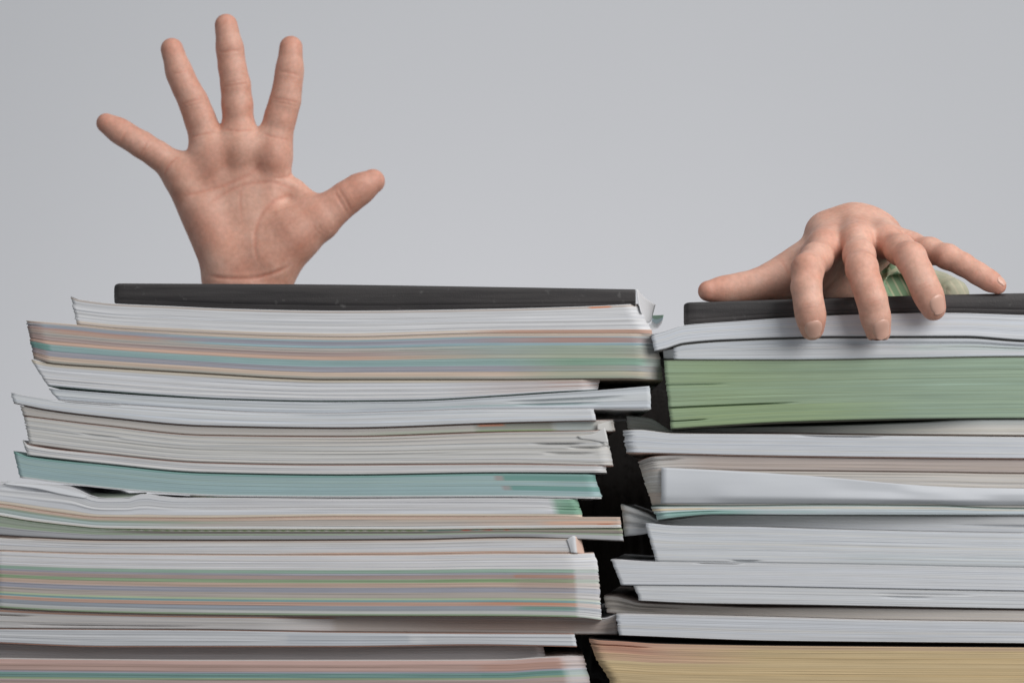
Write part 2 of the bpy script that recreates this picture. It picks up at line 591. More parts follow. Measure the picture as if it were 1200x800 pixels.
def notebook(name, label, top, bot, x0, x1, yf, depth, group):
    """Hard black notebook lying with its rounded spine to the front."""
    ft, fb = smooth_curve(top), smooth_curve(bot)
    cornr = 7.0
    q = np.r_[x0 + cornr * (1 - np.cos(np.linspace(0, math.pi / 2, 6))), np.linspace(x0 + cornr, x1 - 3, 70)[1:], x1 - 1.2, x1]
    # cross section (y mm, t 0 top .. 1 bottom): outer then inner
    prof = []
    for a in np.linspace(90, -90, 33):
        ca, sa = math.cos(math.radians(a)), math.sin(math.radians(a))
        tt = 0.5 - 0.5 * math.copysign(abs(sa)**0.62, sa)
        prof.append((4.2 * (1 - max(ca, 0)**0.5) + 0.55 * math.exp(-((tt - 0.80) / 0.035)**2), tt))
    outer = [(depth * 1e3, 0.0)] + prof + [(depth * 1e3, 1.0)]
    inner = [(depth * 1e3, 0.88)] + [(6.0, 0.88), (4.0, 0.7), (4.0, 0.3), (6.0, 0.12)] + [(depth * 1e3, 0.12)]
    sec = outer + inner
    ns = len(sec)
    V = []
    for i, xx in enumerate(q):
        yt, yb = float(ft(xx)), float(fb(xx))
        e = max(0.0, 1 - (xx - x0) / cornr)
        er = max(0.0, 1 - (x1 - xx) / 1.2)
        sh = 2.6 * (1 - math.sqrt(max(0, 1 - e * e))) * 1.2 + 0.8 * er
        yt += sh; yb -= sh * 0.5
        for (yy, t) in sec:
            dy = yy + 2.5 * e * e * (1 if yy < 8 else 0)
            Y = (yf + dy) * 1e-3
            p = P(xx, yt + (yb - yt) * t, yf * 1e-3)
            V.append((p[0], Y, p[2]))
    V = np.array(V)
    turn = 0.075 if x0 > 600 else 0.0
    V[:, 0] += turn * (V[:, 1] - yf * 1e-3)
    F = grid_faces(len(q), ns, True)[:, ::-1].tolist()
    # end caps: strips between outer and inner
    root = thing(name, label, 'notebook', (float(P((x0 + x1) / 2, 0)[0]), yf * 1e-3 + depth / 2, float(V[:, 2].min())), group)
    F += [list(range(ns - 1, -1, -1)), list(range((len(q) - 1) * ns, len(q) * ns))]
    mesh_obj('cover', V, F, M_BLACK, root)
    # page block inside the cover
    qq = np.linspace(x0 + 7, x1 - 2, 60)
    VV, C = [], []
    rows = np.linspace(0.14, 0.86, 13)
    for k, t in enumerate(rows):
        yy = ft(qq) * (1 - t) + fb(qq) * t
        s = PX * (CAM_D + yf * 1e-3) / CAM_D
        f = np.stack([(qq - 600) * s + (k % 2) * 0.0002, np.full_like(qq, (yf + 4.6) * 1e-3), (HZ - yy) * s], -1)
        b = f.copy(); b[:, 1] = yf * 1e-3 + depth - 0.003 + (k % 2) * 0.0003
        b[:, 0] += turn * depth; f[:, 0] += turn * 0.0046
        VV.append(np.concatenate([f, b[::-1]]))
    n = len(qq)
    VV = np.array(VV)
    FF = grid_faces(len(rows), 2 * n, True)
    i = np.arange(n - 1)
    cap = np.stack([i, i + 1, 2 * n - 2 - i, 2 * n - 1 - i], -1)
    FF = np.concatenate([FF, cap, cap[:, ::-1] + (len(rows) - 1) * 2 * n])
    o = mesh_obj('page_block', VV.reshape(-1, 3), FF, M_PAPER, root)
    set_col(o.data, 'tint', np.tile(alb(WHITE), (len(o.data.vertices), 1)))
    set_uv(o.data, np.stack([VV.reshape(-1, 3)[:, 0], VV.reshape(-1, 3)[:, 2]], -1))
    return root


GL = 'books piled in the left stack'
GR = 'books piled in the right stack'
E = lambda a, b=None: [(0, a), (1, a if b is None else b)]

# ---- left stack, from the top down
L1b = [(133, 355.5), (200, 358.5), (267, 361.5), (400, 364), (590, 361.5), (680, 360), (745, 359)]
notebook('notebook', 'black notebook lying on top of the left stack below the raised palm',
         [(133, 331.5), (350, 332.5), (600, 336), (745, 338.5)], L1b, 133, 745, 2.0, 0.20, 'black notebooks on top of the stacks')
L2b = [(60, 377), (86, 380), (140, 385.5), (240, 391), (333, 394.5), (400, 395.5), (590, 391), (730, 391), (775, 392)]
b = book('book', 'white paperback under the left black notebook, pages curled at its right corner', 'book', GL,
         [(83, 347), (90, 350), (110, 353)] + L1b[0:1] + L1b[1:5] + [(680, 359), (745, 356)], L2b, E(83, 90), E(748, 765), yf=1.0,
         stripes=[(0.0, 0.06, (186, 176, 170)), (0.86, 0.93, (206, 190, 172)), (0.93, 1, (190, 180, 176))],
         patches=[(560, 770, 0.9, 1, (176, 128, 108), 0.7, 60), (690, 715, 0, 0.06, (205, 130, 95))],
         ct=(WHITE, 0.2), cb=(BEIGE, 0.4), jit=0.2, cr=(14, 5))
sheet('loose_page', [[(746, 338, 4), (756, 349, 22), (768, 357, 48)], [(748, 352, 3), (757, 362, 20), (765, 368, 46)],
                     [(751, 366, 3), (758, 378, 18), (763, 376, 44)]], M_SHEET, b, WHITE, label='curled white page corner standing up')
sheet('loose_page', [[(765, 369.5, 60), (771, 369.3, 52), (777.5, 369, 40)], [(764, 377, 60), (770, 380, 52), (776, 376, 40)],
                     [(762, 380, 50), (768, 384.5, 45), (773, 382, 40)], [(756, 381, 20), (763, 386, 20), (768, 385, 20)]], M_SHEET, b, label='curled page with a printed green band',
      cols=lambda a, c: (128, 165, 140) if a < 0.12 else ((160, 185, 192) if a < 0.3 else WHITE))
L3b = [(38, 420), (60, 426), (120, 430.5), (240, 438), (333, 443.5), (380, 445), (590, 445), (730, 444), (778, 446)]
book('book', 'thick book with mauve, orange and teal striped edges, just under the white paperback', 'book', GL,
     [(31, 375.5)] + L2b[1:], L3b, E(31, 39), E(770, 777), yf=0.0,
     base=BEIGE, stripes=[(0, .05, (196, 178, 164)), (.05, .09, LBLUE), (.09, .20, MAUVE), (.20, .26, LBLUE), (.26, .36, (176, 168, 160)), (.36, .47, PINK),
                          (.47, .54, (200, 166, 148)), (.54, .70, TEAL), (.70, .84, MAUVE), (.84, .94, (196, 174, 156)), (.94, 1, (176, 170, 158))],
     patches=[(30, 47, 0, 1, (150, 120, 112), 0.45), (30, 53, .54, .70, DTEAL, 0.9), (30, 200, .12, .26, (198, 148, 124), 0.75, 90), (30, 200, .02, .1, MAUVE, 0.5, 60),
              (500, 780, .26, .70, (140, 168, 160), 0.6, 160), (620, 750, .26, 1.0, (146, 160, 136), 0.6, 70), (600, 765, .07, .2, (172, 134, 124), 0.9, 120),
              (640, 770, .54, .7, (112, 152, 128), 0.6, 60), (752, 790, 0, 1, (140, 138, 136), 0.7, 12)],
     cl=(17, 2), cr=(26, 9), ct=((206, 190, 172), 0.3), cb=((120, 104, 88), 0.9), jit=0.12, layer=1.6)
L4b = [(53, 452), (120, 458), (186, 463), (267, 467.5), (380, 470), (485, 469), (590, 463.5), (642, 460), (700, 457)]
book('book', 'white book whose left end slants inward, under the mauve and orange striped one', 'book', GL,
     [(37, 421)] + L3b[1:], L4b, E(37, 56), E(703, 700), yf=1.0, base=(200, 200, 202),
     stripes=[(0, .12, (204, 194, 178))], patches=[(560, 720, 0.05, .95, (182, 168, 164), 0.6, 90), (640, 720, 0.1, .3, (176, 140, 126), 0.6, 30), (640, 720, 0.5, .6, (176, 140, 126), 0.6, 30)],
     ct=((206, 190, 170), 0.3), cb=((120, 140, 130), 1.6), jit=0.2, cr=(20, 8))
L5ab = [(60, 468), (105, 471.5), (150, 474.5), (240, 480), (300, 483), (380, 484.5), (480, 482), (562, 479.5), (695, 479), (763, 479)]
book('book', 'white book whose right end juts out past its neighbours towards the green book', 'book', GL,
     [(56, 455), (120, 460), (186, 464.5), (267, 468.5), (380, 471), (485, 470), (590, 464.5), (642, 461), (695, 457.5), (763, 452)], L5ab,
     E(57, 68), E(761, 763), yf=0.5, base=(190, 195, 200),
     stripes=[(0, .18, (184, 189, 194))], patches=[(415, 570, .2, .8, (176, 182, 188), .8, 40), (600, 720, .3, .5, (170, 178, 182), .8, 40), (500, 690, .7, .9, (160, 184, 182), .7, 60)],
     gaps=[(.45, 590, 730, 1.6), (.7, 600, 700, 1.2)], ct=(COOL, 0.2), cb=(WHITE, 0.5))
L5bb = [(13, 472), (25, 474.5), (56, 480.5), (120, 488.5), (240, 499), (400, 501.5), (590, 495.5), (698, 493)]
book('book', 'thin white book with a long plain edge, just above the cream booklet', 'book', GL,
     [(13, 460), (40, 464.5), (68, 468.5)] + L5ab[1:-1], L5bb, E(13, 16), E(696, 699), yf=0.0, base=(198, 201, 205), ct=((200, 198, 198), 0.5),
     cb=((150, 124, 114), 1.4), jit=0.1, gaps=[(.05, 60, 150, 1.5)], patches=[(350, 570, 0, .3, (178, 184, 190), .7, 30)])
L6tb = [(25, 487), (120, 498.5), (240, 510), (400, 511.5), (590, 506), (720, 505)]
b = book('booklet', 'thin cream booklet with a grey green patch at right, lying on the thick cream book', 'booklet', GL,
         L5bb[:-1] + [(720, 491)], L6tb, E(24, 27), E(719, 721), yf=1.6, base=(184, 178, 172), cb=((146, 118, 108), 1.0), ct=((150, 128, 120), 1.6, 4), jit=0.1,
         patches=[(557, 648, 0, 1, (140, 142, 132), 1, 8), (560, 590, 0, .3, (200, 120, 90), .8), (430, 557, 0.5, 1, (160, 168, 148), .7, 60), (648, 697, 0, 1, (160, 172, 170), .9, 8), (557, 648, .75, 1, (140, 165, 120), .9, 8)],
         yprof=[(20, 0), (500, 0), (720, 3)], cr=(16, 6))
sheet('loose_page', [[(700, 497, 2), (712, 493.5, 5), (717, 491.5, 12)], [(700, 503, 2), (713, 505, 5), (720, 505, 12)]], M_SHEET, b, CREAM)
L6b = [(33, 520.5), (120, 531.5), (240, 542), (380, 544.5), (590, 543.5), (720, 546)]
b = book('book', 'thick cream book with curled page corners at its right end', 'book', GL,
         L6tb[:-1] + [(700, 504), (709, 501), (720, 504)], L6b, E(28, 34), E(709, 719), yf=0.6, base=(189, 187, 183), jit=0.24, layer=1.8,
         stripes=[(.8, 1, (192, 190, 187))], gaps=[(.4, 620, 680, 2.5), (.5, 660, 725, 2.5), (.66, 630, 690, 1.5), (.35, 90, 140, .8)],
         patches=[(300, 640, .0, .3, (182, 176, 170), .6, 90)], ct=((176, 152, 142), 0.8), cb=((150, 118, 108), 0.8), cr=(10, 5))
sheet('loose_page', [[(676, 511, 0.2), (695, 508, 0), (709, 501, 0)], [(680, 513.5, 0.2), (697, 513, 0), (711, 509, 0.2)], [(690, 514.5, 0.4), (702, 517, 0.3), (713, 519, 0.6)]],
      M_SHEET, b, (198, 197, 195), label='page corner curling up')
L7b = [(33, 534), (120, 543.5), (240, 554), (400, 556.5), (590, 554), (711, 554.5)]
book('book', 'thin white book resting on the teal edged book', 'book', GL,
     [(26, 514), (30, 518)] + L6b[:-1] + [(711, 545)], L7b, E(26, 33), E(710, 711.5), yf=0.4, base=(196, 195, 195),
     ct=((170, 140, 130), 0.6, 5), cb=((90, 84, 84), 2.2), jit=0.16, cr=(8, 4))  # dark bottom board tint paints in the shade line above the teal book
L8b = [(22, 559.5), (100, 569.5), (173, 576.5), (267, 581.5), (400, 582.5), (590, 582), (705, 584)]
book('book', 'book with teal page edges and two dark teal bars at the right', 'book', GL,
     [(16, 528), (28, 532.5)] + L7b[:-1] + [(697, 555)], L8b, E(16, 23), E(697, 705), yf=0.2, base=(148, 174, 175), jit=0.06, tintjit=0.02,
     stripes=[(.0, .06, (120, 160, 152)), (.94, 1, (190, 198, 200))],
     patches=[(584, 700, .05, .32, DTEAL, 1), (588, 702, .52, .78, DTEAL, 1), (578, 588, .05, .32, (150, 146, 144), 1), (583, 592, .52, .78, (150, 146, 144), 1)],
     ct=((130, 160, 154), 2.4), cb=((204, 206, 209), 0.0), cr=(8, 3))
L9b = [(-30, 588), (0, 591), (60, 600), (120, 606.5), (240, 607.5), (400, 605.5), (635, 605.5), (684, 606.5)]
b = book('book', 'white book with a rippled page at left and a green corner at right', 'book', GL,
         [(-30, 562), (0, 564), (40, 566), (70, 567.5), (85, 570), (97, 576), (108, 581), (122, 583), (150, 582.5), (163, 578.5), (172, 578), (190, 580.8), (212, 582.6), (267, 582.6), (400, 583.6), (590, 583), (678, 584)],
         L9b, E(-30, -28), E(677, 683), yf=0.3, base=(198, 199, 202), jit=0.2, layer=2.2,
         stripes=[(.88, 1, (206, 192, 172))], patches=[(647, 690, 0, .92, (112, 154, 130), 1, 4), (250, 640, .0, .6, (192, 191, 193), .7, 50)],
         ct=(WHITE, 0.1), cb=((192, 160, 146), 0.5), cr=(6, 3), gaps=[(.22, 0, 60, 1.6), (.42, 640, 690, .8), (.6, 640, 690, .8)])
sheet('loose_page', [[(8, 564, 1), (45, 565.5, 0.8), (75, 571, 0.6), (104, 580.5, 0.6)], [(4, 567, -0.1), (42, 572, -0.2), (72, 579, -0.2), (100, 583.5, 0)]], M_SHEET, b, (200, 202, 206), label='rippled white page lifting at the left')
sheet('loose_page', [[(104, 577, 18), (135, 578, 16), (172, 577, 10)], [(108, 582, 9), (135, 581, 6), (170, 579.5, 4)], [(112, 584, 2), (138, 584, 2), (166, 582, 2)]], M_SHEET, b, (168, 178, 160))
L10ab = [(-35, 600), (0, 604), (30, 609), (90, 616), (120, 618.5), (240, 620), (480, 620), (590, 619), (727, 618)]
book('book', 'slim book with an orange band at its protruding right end and a toothed lower edge', 'book', GL,
     L9b[:-1] + [(727, 605.5)], L10ab, E(-35, -33), E(727, 728), yf=-0.5, base=(176, 168, 162),
     stripes=[(0, .15, (196, 170, 150)), (.78, 1, (205, 206, 206))],
     patches=[(-40, 240, .15, .5, (150, 166, 142), .8, 120), (-40, 180, .4, .8, (150, 172, 172), .8, 120), (635, 728, .35, .78, (206, 160, 136), .9, 20), (440, 728, .15, .35, (205, 190, 176), .8, 40),
              (700, 716, .6, .82, (190, 116, 84), 1, 8), (560, 640, .4, .8, (198, 172, 156), .7, 60)],
     ct=((198, 176, 162), 0.4), cb=((206, 200, 190), -0.1), layer=1.5)
L10bb = [(-35, 624), (0, 627), (40, 629.5), (120, 632.5), (240, 633), (480, 632), (600, 629.5), (730, 634)]
book('book', 'slim grey book with a green edged cover, lying under the toothed orange banded one', 'book', GL,
     L10ab[:-1] + [(730, 619)], L10bb, E(-36, -34), E(729, 731), yf=0.2, base=(160, 161, 164),
     stripes=[(0, .18, (136, 158, 110)), (.18, .38, (110, 104, 100)), (.38, .58, (150, 164, 140))],
     patches=[(q, q + 4, 0, .16, (206, 203, 196), .85, 1.5) for q in range(-8, 560, 9)] + [(-40, 140, .0, .38, (150, 164, 148), .8, 60), (520, 735, 0, .3, (150, 140, 130), .8, 40), (640, 735, .6, 1, (180, 180, 182), .8, 30), (568, 575, 0, .2, (190, 90, 70)), (590, 596, 0, .2, (190, 100, 70)), (500, 560, 0, .2, (120, 150, 140)), (540, 552, 0, .2, (190, 90, 70))],
     ct=((130, 148, 112), 0.2), cb=((120, 110, 104), 1.2), layer=1.5)
L11b = [(-35, 643), (0, 645), (120, 648.5), (360, 650), (480, 649.5), (590, 648), (671, 647.5)]
b = book('book', 'plain white book with a folded right corner, lying on the thickest striped book', 'book', GL,
         L10bb[:-1] + [(671, 630)], L11b, E(-32, -34), E(670, 671), yf=0.0, base=(193, 192, 193), layer=2,
         stripes=[(0, .15, (188, 176, 168))], ct=((120, 100, 92), 1.0, 0, 0), cb=((194, 172, 158), 0.5), patches=[(350, 640, .88, 1, (200, 150, 120), .6, 80)], gaps=[(.05, -40, 40, 2.0)])
sheet('loose_page', [[(664, 632, -0.4), (672, 627.5, -1), (681, 632, 4)], [(667, 640, -0.4), (673, 639, -1), (683, 640, 4)], [(669, 647, -0.4), (674, 647.5, -1), (685, 648, 4)]], M_SHEET, b,
      cols=lambda a, c: (203, 204, 207) if c < 0.6 else (212, 178, 160))
L12b = [(-12, 711), (0, 712.5), (100, 717.5), (233, 720.5), (400, 722), (590, 722.5), (677, 724), (704, 727)]
book('book', 'thickest striped book, with green, pink, mauve and orange page edges and a white end', 'book', GL,
     [(-12, 644.5)] + L11b[1:-1] + [(671, 648), (697, 647)], L12b, [(0, -12), (1, -10)], [(0, 696), (.15, 700), (1, 705)], yf=-1.0,
     base=BEIGE, layer=1.6, jit=0.1,
     stripes=[(0, .24, (199, 198, 200)), (.24, .30, (140, 168, 152)), (.30, .33, MAUVE), (.33, .40, PINK), (.40, .45, (140, 164, 128)), (.45, .54, (184, 160, 146)),
              (.54, .62, MAUVE), (.62, .70, BEIGE), (.70, .73, (170, 184, 150)), (.73, .77, (120, 160, 164)), (.77, .83, (186, 150, 134)), (.83, .92, (146, 152, 160)), (.92, .96, (178, 180, 178)), (.96, 1, (140, 160, 130))],
     patches=[(597, 668, .33, .38, (190, 120, 92), .6), (500, 668, .40, .45, (124, 154, 106), .7, 40), (600, 668, .30, .6, (160, 140, 132), .35), (560, 668, .78, .82, (190, 120, 90), .7, 60), (600, 668, .84, .9, (108, 146, 132), .8, 20),
              (668, 710, 0, 1, (208, 208, 210), .66, 3)],
     cl=(10, 4), cr=(36, 3), ct=((196, 172, 158), 0.5), cb=((160, 128, 114), 0.8))
L13b = [(-25, 735), (0, 736), (240, 737.5), (390, 740), (555, 741.5), (723, 743.5)]
book('book', 'book set back below the thickest striped one, its right part painted shade brown', 'book', GL,
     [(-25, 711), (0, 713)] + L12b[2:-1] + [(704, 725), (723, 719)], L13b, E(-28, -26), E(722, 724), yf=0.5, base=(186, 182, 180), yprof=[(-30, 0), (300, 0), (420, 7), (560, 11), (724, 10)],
     stripes=[(0, .12, (170, 130, 112))], patches=[(390, 730, 0, 1, (172, 164, 158), 1, 6), (520, 730, .2, .9, (166, 146, 136), .6, 100)], gaps=[(.8, 20, 240, 1.6), (.3, -30, 40, 2)], cb=((140, 120, 110), 1.0))  # right part tinted darker to add to the shade under the overhang
L14b = [(-28, 751), (0, 753), (133, 757.5), (400, 757.5), (555, 755.5), (675, 757.5)]
book('book', 'thin white book jutting out near the foot of the left stack', 'book', GL,
     L13b[:-1] + [(672, 742)], L14b, E(-30, -29), E(673, 676), yf=0.0, base=(187, 189, 193), ct=((150, 120, 108), 0.9), cb=((170, 120, 100), 0.2),
     patches=[(335, 480, .1, .9, (172, 177, 184), .8, 4), (480, 496, .1, .9, (196, 197, 200), .8, 4)], gaps=[(.3, 0, 140, 2.0)])
L15b = [(-20, 770.5), (100, 772), (240, 773), (480, 773), (590, 772.5), (639, 768.5)]
book('book', 'narrow grey book set far back in shade, second from the foot of the left stack', 'book', GL,
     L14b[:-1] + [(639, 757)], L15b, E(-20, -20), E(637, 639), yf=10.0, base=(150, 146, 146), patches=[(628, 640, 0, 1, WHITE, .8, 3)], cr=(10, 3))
book('book', 'striped pink and teal edged book at the foot of the left stack', 'book', GL,
     L15b[:-1] + [(639, 769.5), (684, 768)], [(-20, 920), (720, 920)], E(-20, -20), [(0, 684), (.2, 691), (1, 702)], yf=0.5, base=(158, 146, 146), layer=1.9,
     stripes=[(0, .03, (196, 160, 150)), (.03, .085, (182, 150, 140)), (.085, .105, MAUVE), (.105, .14, (112, 150, 146)), (.14, .165, (140, 160, 128)), (.165, .22, (172, 150, 144)), (.26, .34, TEAL), (.4, .5, MAUVE), (.55, .62, ORANGE), (.7, .8, GREEN)],
     patches=[(658, 700, 0, 1, (203, 203, 206), .6, 3), (560, 658, .105, .14, DTEAL, .7), (560, 658, .03, .085, (186, 136, 118), .5, 20)],
     ct=((190, 186, 184), 0.4), cr=(30, 6), depth=0.215)

# ---- right stack, from the top down
R1b = [(801, 380), (860, 375.5), (927, 371), (1020, 367), (1109, 365.5), (1200, 368), (1460, 374)]
notebook('notebook', 'black notebook on top of the right stack gripped by the hand', [(801, 354), (927, 350), (1200, 343), (1460, 340)], R1b, 801, 1455, 1.0, 0.185,
         'black notebooks on top of the stacks')
R2b = [(763, 413), (780, 409), (801, 402.5), (850, 398.5), (990, 394.5), (1130, 394.5), (1200, 399), (1460, 404)]
book('booklet', 'white soft booklet bent down at its left end under the gripped black notebook', 'booklet', GR,
     [(763, 392), (780, 387.5), (801, 381), (860, 376.5), (927, 372), (1020, 368), (1109, 366.5), (1200, 369), (1460, 375)], R2b, E(763, 767), E(1462, 1462), yf=-2.0, base=(197, 200, 205), jit=0.08,
     ct=(WHITE, 0), cb=((120, 116, 114), 1.2), tintjit=0.02)
R3b = [(776, 421.5), (850, 422), (920, 422), (1060, 420), (1200, 418), (1460, 418)]
b = book('booklet', 'thin white booklet lying on the green edged book', 'booklet', GR,
         [(776, 410), (790, 406.5), (801, 403.5), (850, 399.5), (990, 395.5), (1130, 395.5), (1200, 400), (1460, 405)], R3b, E(789, 790), E(1455, 1455), yf=-0.5, base=(192, 195, 198),
         ct=((120, 122, 118), 0.8), cb=((130, 128, 116), 0.8), gaps=[(.25, 850, 1455, 1.4), (.5, 1090, 1455, 1.0)], patches=[(1060, 1460, .3, .7, (176, 186, 184), .8, 30)])
sheet('loose_page', [[(777, 411, 6), (784, 409.5, 3), (790, 408.5, 0)], [(778, 419.5, 8), (784, 420.5, 4), (790, 420, 0)]], M_SHEET, b, (206, 208, 211), label='white page corner at the left end')
R4b = [(786, 503), (828, 500), (927, 494.5), (1085, 491), (1200, 490.5), (1460, 492)]
book('book', 'thick book with green page edges in the right stack', 'book', GR,
     R3b, R4b, E(778, 786), E(1448, 1450), yf=-1.0, base=(139, 160, 132), layer=1.7, jit=0.07, tintjit=0.05,
     patches=[(770, 900, 0, 1, (136, 158, 116), .6, 120), (1030, 1460, 0, 1, (144, 166, 148), .55, 120), (770, 1010, .7, 1, (138, 160, 114), .6, 120)],
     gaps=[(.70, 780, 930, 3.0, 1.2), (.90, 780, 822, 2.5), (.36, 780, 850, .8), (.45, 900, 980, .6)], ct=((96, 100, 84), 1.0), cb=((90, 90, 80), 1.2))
R5ab = [(734, 503), (792, 507), (927, 507.5), (995, 508.5), (1200, 510.5), (1460, 513)]
book('book', 'thin book set back under the green edged book, its grey deepening the shade', 'book', GR,
     [(734, 487), (760, 489), (778, 499), (786, 504), (828, 501.2), (880, 500), (960, 498.5), (1085, 494), (1130, 491.5), (1200, 491), (1460, 493)], R5ab, E(734, 736), E(1440, 1440), yf=1.0, base=(176, 179, 176),  # base greyed to deepen the shade cast by the green book above
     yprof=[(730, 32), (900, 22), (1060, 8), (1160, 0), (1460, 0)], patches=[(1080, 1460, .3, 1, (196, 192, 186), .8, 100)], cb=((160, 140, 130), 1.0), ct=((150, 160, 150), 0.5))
R5b = [(732, 530.5), (800, 532), (860, 533.5), (995, 535.5), (1200, 537.5), (1460, 539)]
book('book', 'white book jutting out to the left just under the green edged book', 'book', GR,
     [(730, 504), (745, 503), (792, 507.5), (927, 508.5), (995, 509.5), (1200, 511.5), (1460, 514)], R5b, E(730, 734), E(1450, 1450), yf=-0.5, base=(191, 194, 199), jit=0.05, tintjit=0.015,
     ct=((190, 186, 182), 0.3), cb=((188, 156, 142), 0.5), gaps=[(.02, 930, 1040, 2.0)], stripes=[(0, .12, (196, 196, 196))], cl=(10, 3))
R6b = [(764, 592), (860, 592.5), (960, 591.5), (1100, 592.5), (1160, 595), (1200, 595.5), (1460, 597)]
b = book('book', 'cream and pinkish book with a white sheet folded across its front', 'book', GR,
         [(746, 541), (755, 537), (765, 534)] + R5b[1:], R6b, [(0, 748), (.5, 755), (1, 764)], E(1445, 1445), yf=1.5, base=(189, 183, 176), layer=1.8, jit=0.2,
         stripes=[(0, .26, (178, 164, 156)), (.26, .30, (150, 134, 124))], patches=[(740, 800, .0, 1, (190, 187, 183), .9, 60), (740, 790, .75, 1, (196, 176, 164), .7, 20), (740, 850, .26, .3, (186, 172, 160), .9, 30)],
         ct=((150, 110, 96), 0.8), cb=((150, 160, 156), 1.5), cl=(20, 7), gaps=[(.1, 744, 800, 2.0), (.3, 780, 1445, 1.2)])
nx = 15
xs = np.linspace(775, 1400, nx)
tp = smooth_curve([(775, 547.5), (850, 551), (960, 558), (1060, 567), (1130, 571), (1200, 572), (1400, 575)])(xs)
wv = wobble(xs, 0.45, 60)
sheet('folded_page', [[(x, t, -0.3 + v) for x, t, v in zip(xs, tp, wv)], [(x, t + (590 - t) * .4, -1.0 - 1.6 * v) for x, t, v in zip(xs, tp, wv)],
                      [(x, t + (590 - t) * .75, -1.6 + 1.2 * v) for x, t, v in zip(xs, tp, np.roll(wv, 2))], [(x - 1, 589.5 + (2 if x > 1100 else 0), 1.0) for x, t, v in zip(xs, tp, wv)]],
      M_SHEET, b, (190, 193, 198), label='white sheet folded down over the page edges')
R6bb = [(770, 609.5), (797, 606), (837, 603), (950, 603.5), (1200, 603.5), (1460, 605)]
book('booklet', 'thin booklet with a teal wedge and an orange line at its left end', 'booklet', GR,
     [(763, 593)] + R6b[1:], R6bb, E(763, 770), E(1440, 1440), yf=0.3, base=(182, 192, 197), layer=1.3,
     stripes=[(0, .15, (186, 190, 190)), (.15, .38, (204, 200, 186)), (.38, .5, (188, 198, 203))],
     patches=[(760, 830, .15, .3, (206, 186, 150), .9, 20), (760, 872, .42, 1, (122, 165, 155), .85, 50), (872, 960, .6, .85, (150, 176, 172), .5, 40)], ct=((150, 170, 162), 0.8), cb=((130, 136, 130), 1.2),
     gaps=[(.6, 765, 850, .8)], cl=(10, 3))
R7t = [(756, 612), (792, 615.5), (882, 617), (995, 620.5), (1080, 622.5), (1200, 624.5), (1460, 627)]
book('booklet', 'grey dog eared booklet curling up at its left end below the teal wedge', 'booklet', GR,
     [(728, 590), (745, 596), (762, 603), (772, 609.5), (797, 606.8), (837, 602.6), (950, 603.1), (1050, 603.4), (1200, 604), (1460, 605.5)],
     [(732, 628), (752, 626), (790, 617.5)] + R7t[2:], E(728, 732), E(1436, 1436), yf=1.0, base=(182, 184, 187), yprof=[(728, 16), (800, 16), (900, 12), (1060, 6), (1200, 1.5), (1460, 1)],
     gaps=[(.25, 728, 790, 2), (.6, 728, 790, 2), (.6, 1100, 1436, 1.5)], cl=(6, 3), cb=((186, 186, 188), .5), ct=((170, 172, 172), 1.0))
R7b = [(767, 657.5), (860, 659), (995, 661), (1200, 665), (1460, 668)]
book('book', 'thick plain white book under the grey dog eared booklet of the right stack', 'book', GR,
     R7t, R7b, E(756, 768), E(1450, 1450), yf=0.0, base=(193, 196, 200), jit=0.07, tintjit=0.018, gaps=[(.97, 845, 880, 2.0)],
     ct=((196, 197, 199), 0.3), cb=((170, 174, 178), 0.4), patches=[(980, 1460, .7, 1, (184, 190, 194), .8, 60), (770, 960, .3, .4, (186, 190, 194), .6, 40)])
R8b = [(727, 685.5), (860, 686.5), (995, 689), (1200, 692.5), (1460, 696)]
book('book', 'white book reaching furthest left in the lower right stack, with a pointed left end', 'book', GR,
     [(716, 655), (760, 657.5)] + R7b[1:], R8b, E(716, 728), E(1452, 1452), yf=-0.3, base=(195, 197, 201), jit=0.06, tintjit=0.015, gaps=[(.03, 815, 870, 2.0)],
     ct=(WHITE, 0.2), cb=((160, 162, 166), 0.6))
R9b = [(748, 704), (815, 707), (950, 709), (1085, 711.5), (1200, 713.5), (1460, 717)]
book('book', 'thin white book with its left end tucked in below the pointed white one', 'book', GR,
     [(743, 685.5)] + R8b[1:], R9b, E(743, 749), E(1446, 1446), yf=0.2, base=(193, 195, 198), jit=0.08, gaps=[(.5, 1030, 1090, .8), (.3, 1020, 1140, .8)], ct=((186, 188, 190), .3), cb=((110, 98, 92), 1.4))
R10b = [(711, 717.5), (723, 718.5), (905, 722.5), (1040, 726), (1200, 728), (1460, 731)]
book('booklet', 'brownish grey booklet with lifted left pages, third from the foot of the right stack', 'booklet', GR,
     [(708, 697), (720, 697.5), (735, 701), (748, 705), (815, 708), (900, 711), (960, 711), (1085, 712.5), (1200, 714.5), (1460, 718)], R10b, E(708, 711), E(1430, 1430), yf=0.8, base=(180, 174, 168), yprof=[(708, 13), (800, 12), (920, 8), (1100, 3), (1200, 1), (1460, 0.5)],
     gaps=[(.3, 708, 800, 2), (.7, 708, 780, 2)], ct=((160, 144, 136), .8), cb=((170, 150, 140), .8), cl=(6, 3))
R11b = [(725, 744.5), (905, 751), (1040, 752.5), (1200, 754), (1460, 757)]
book('book', 'white book lying just above the yellow one at the foot of the right stack', 'book', GR,
     R10b[1:], R11b, E(722, 725), E(1448, 1448), yf=-0.4, base=(190, 192, 196), jit=0.08, ct=((184, 180, 178), .5), cb=((60, 54, 54), 1.5))  # near-black bottom board tint stands for the dark gap below
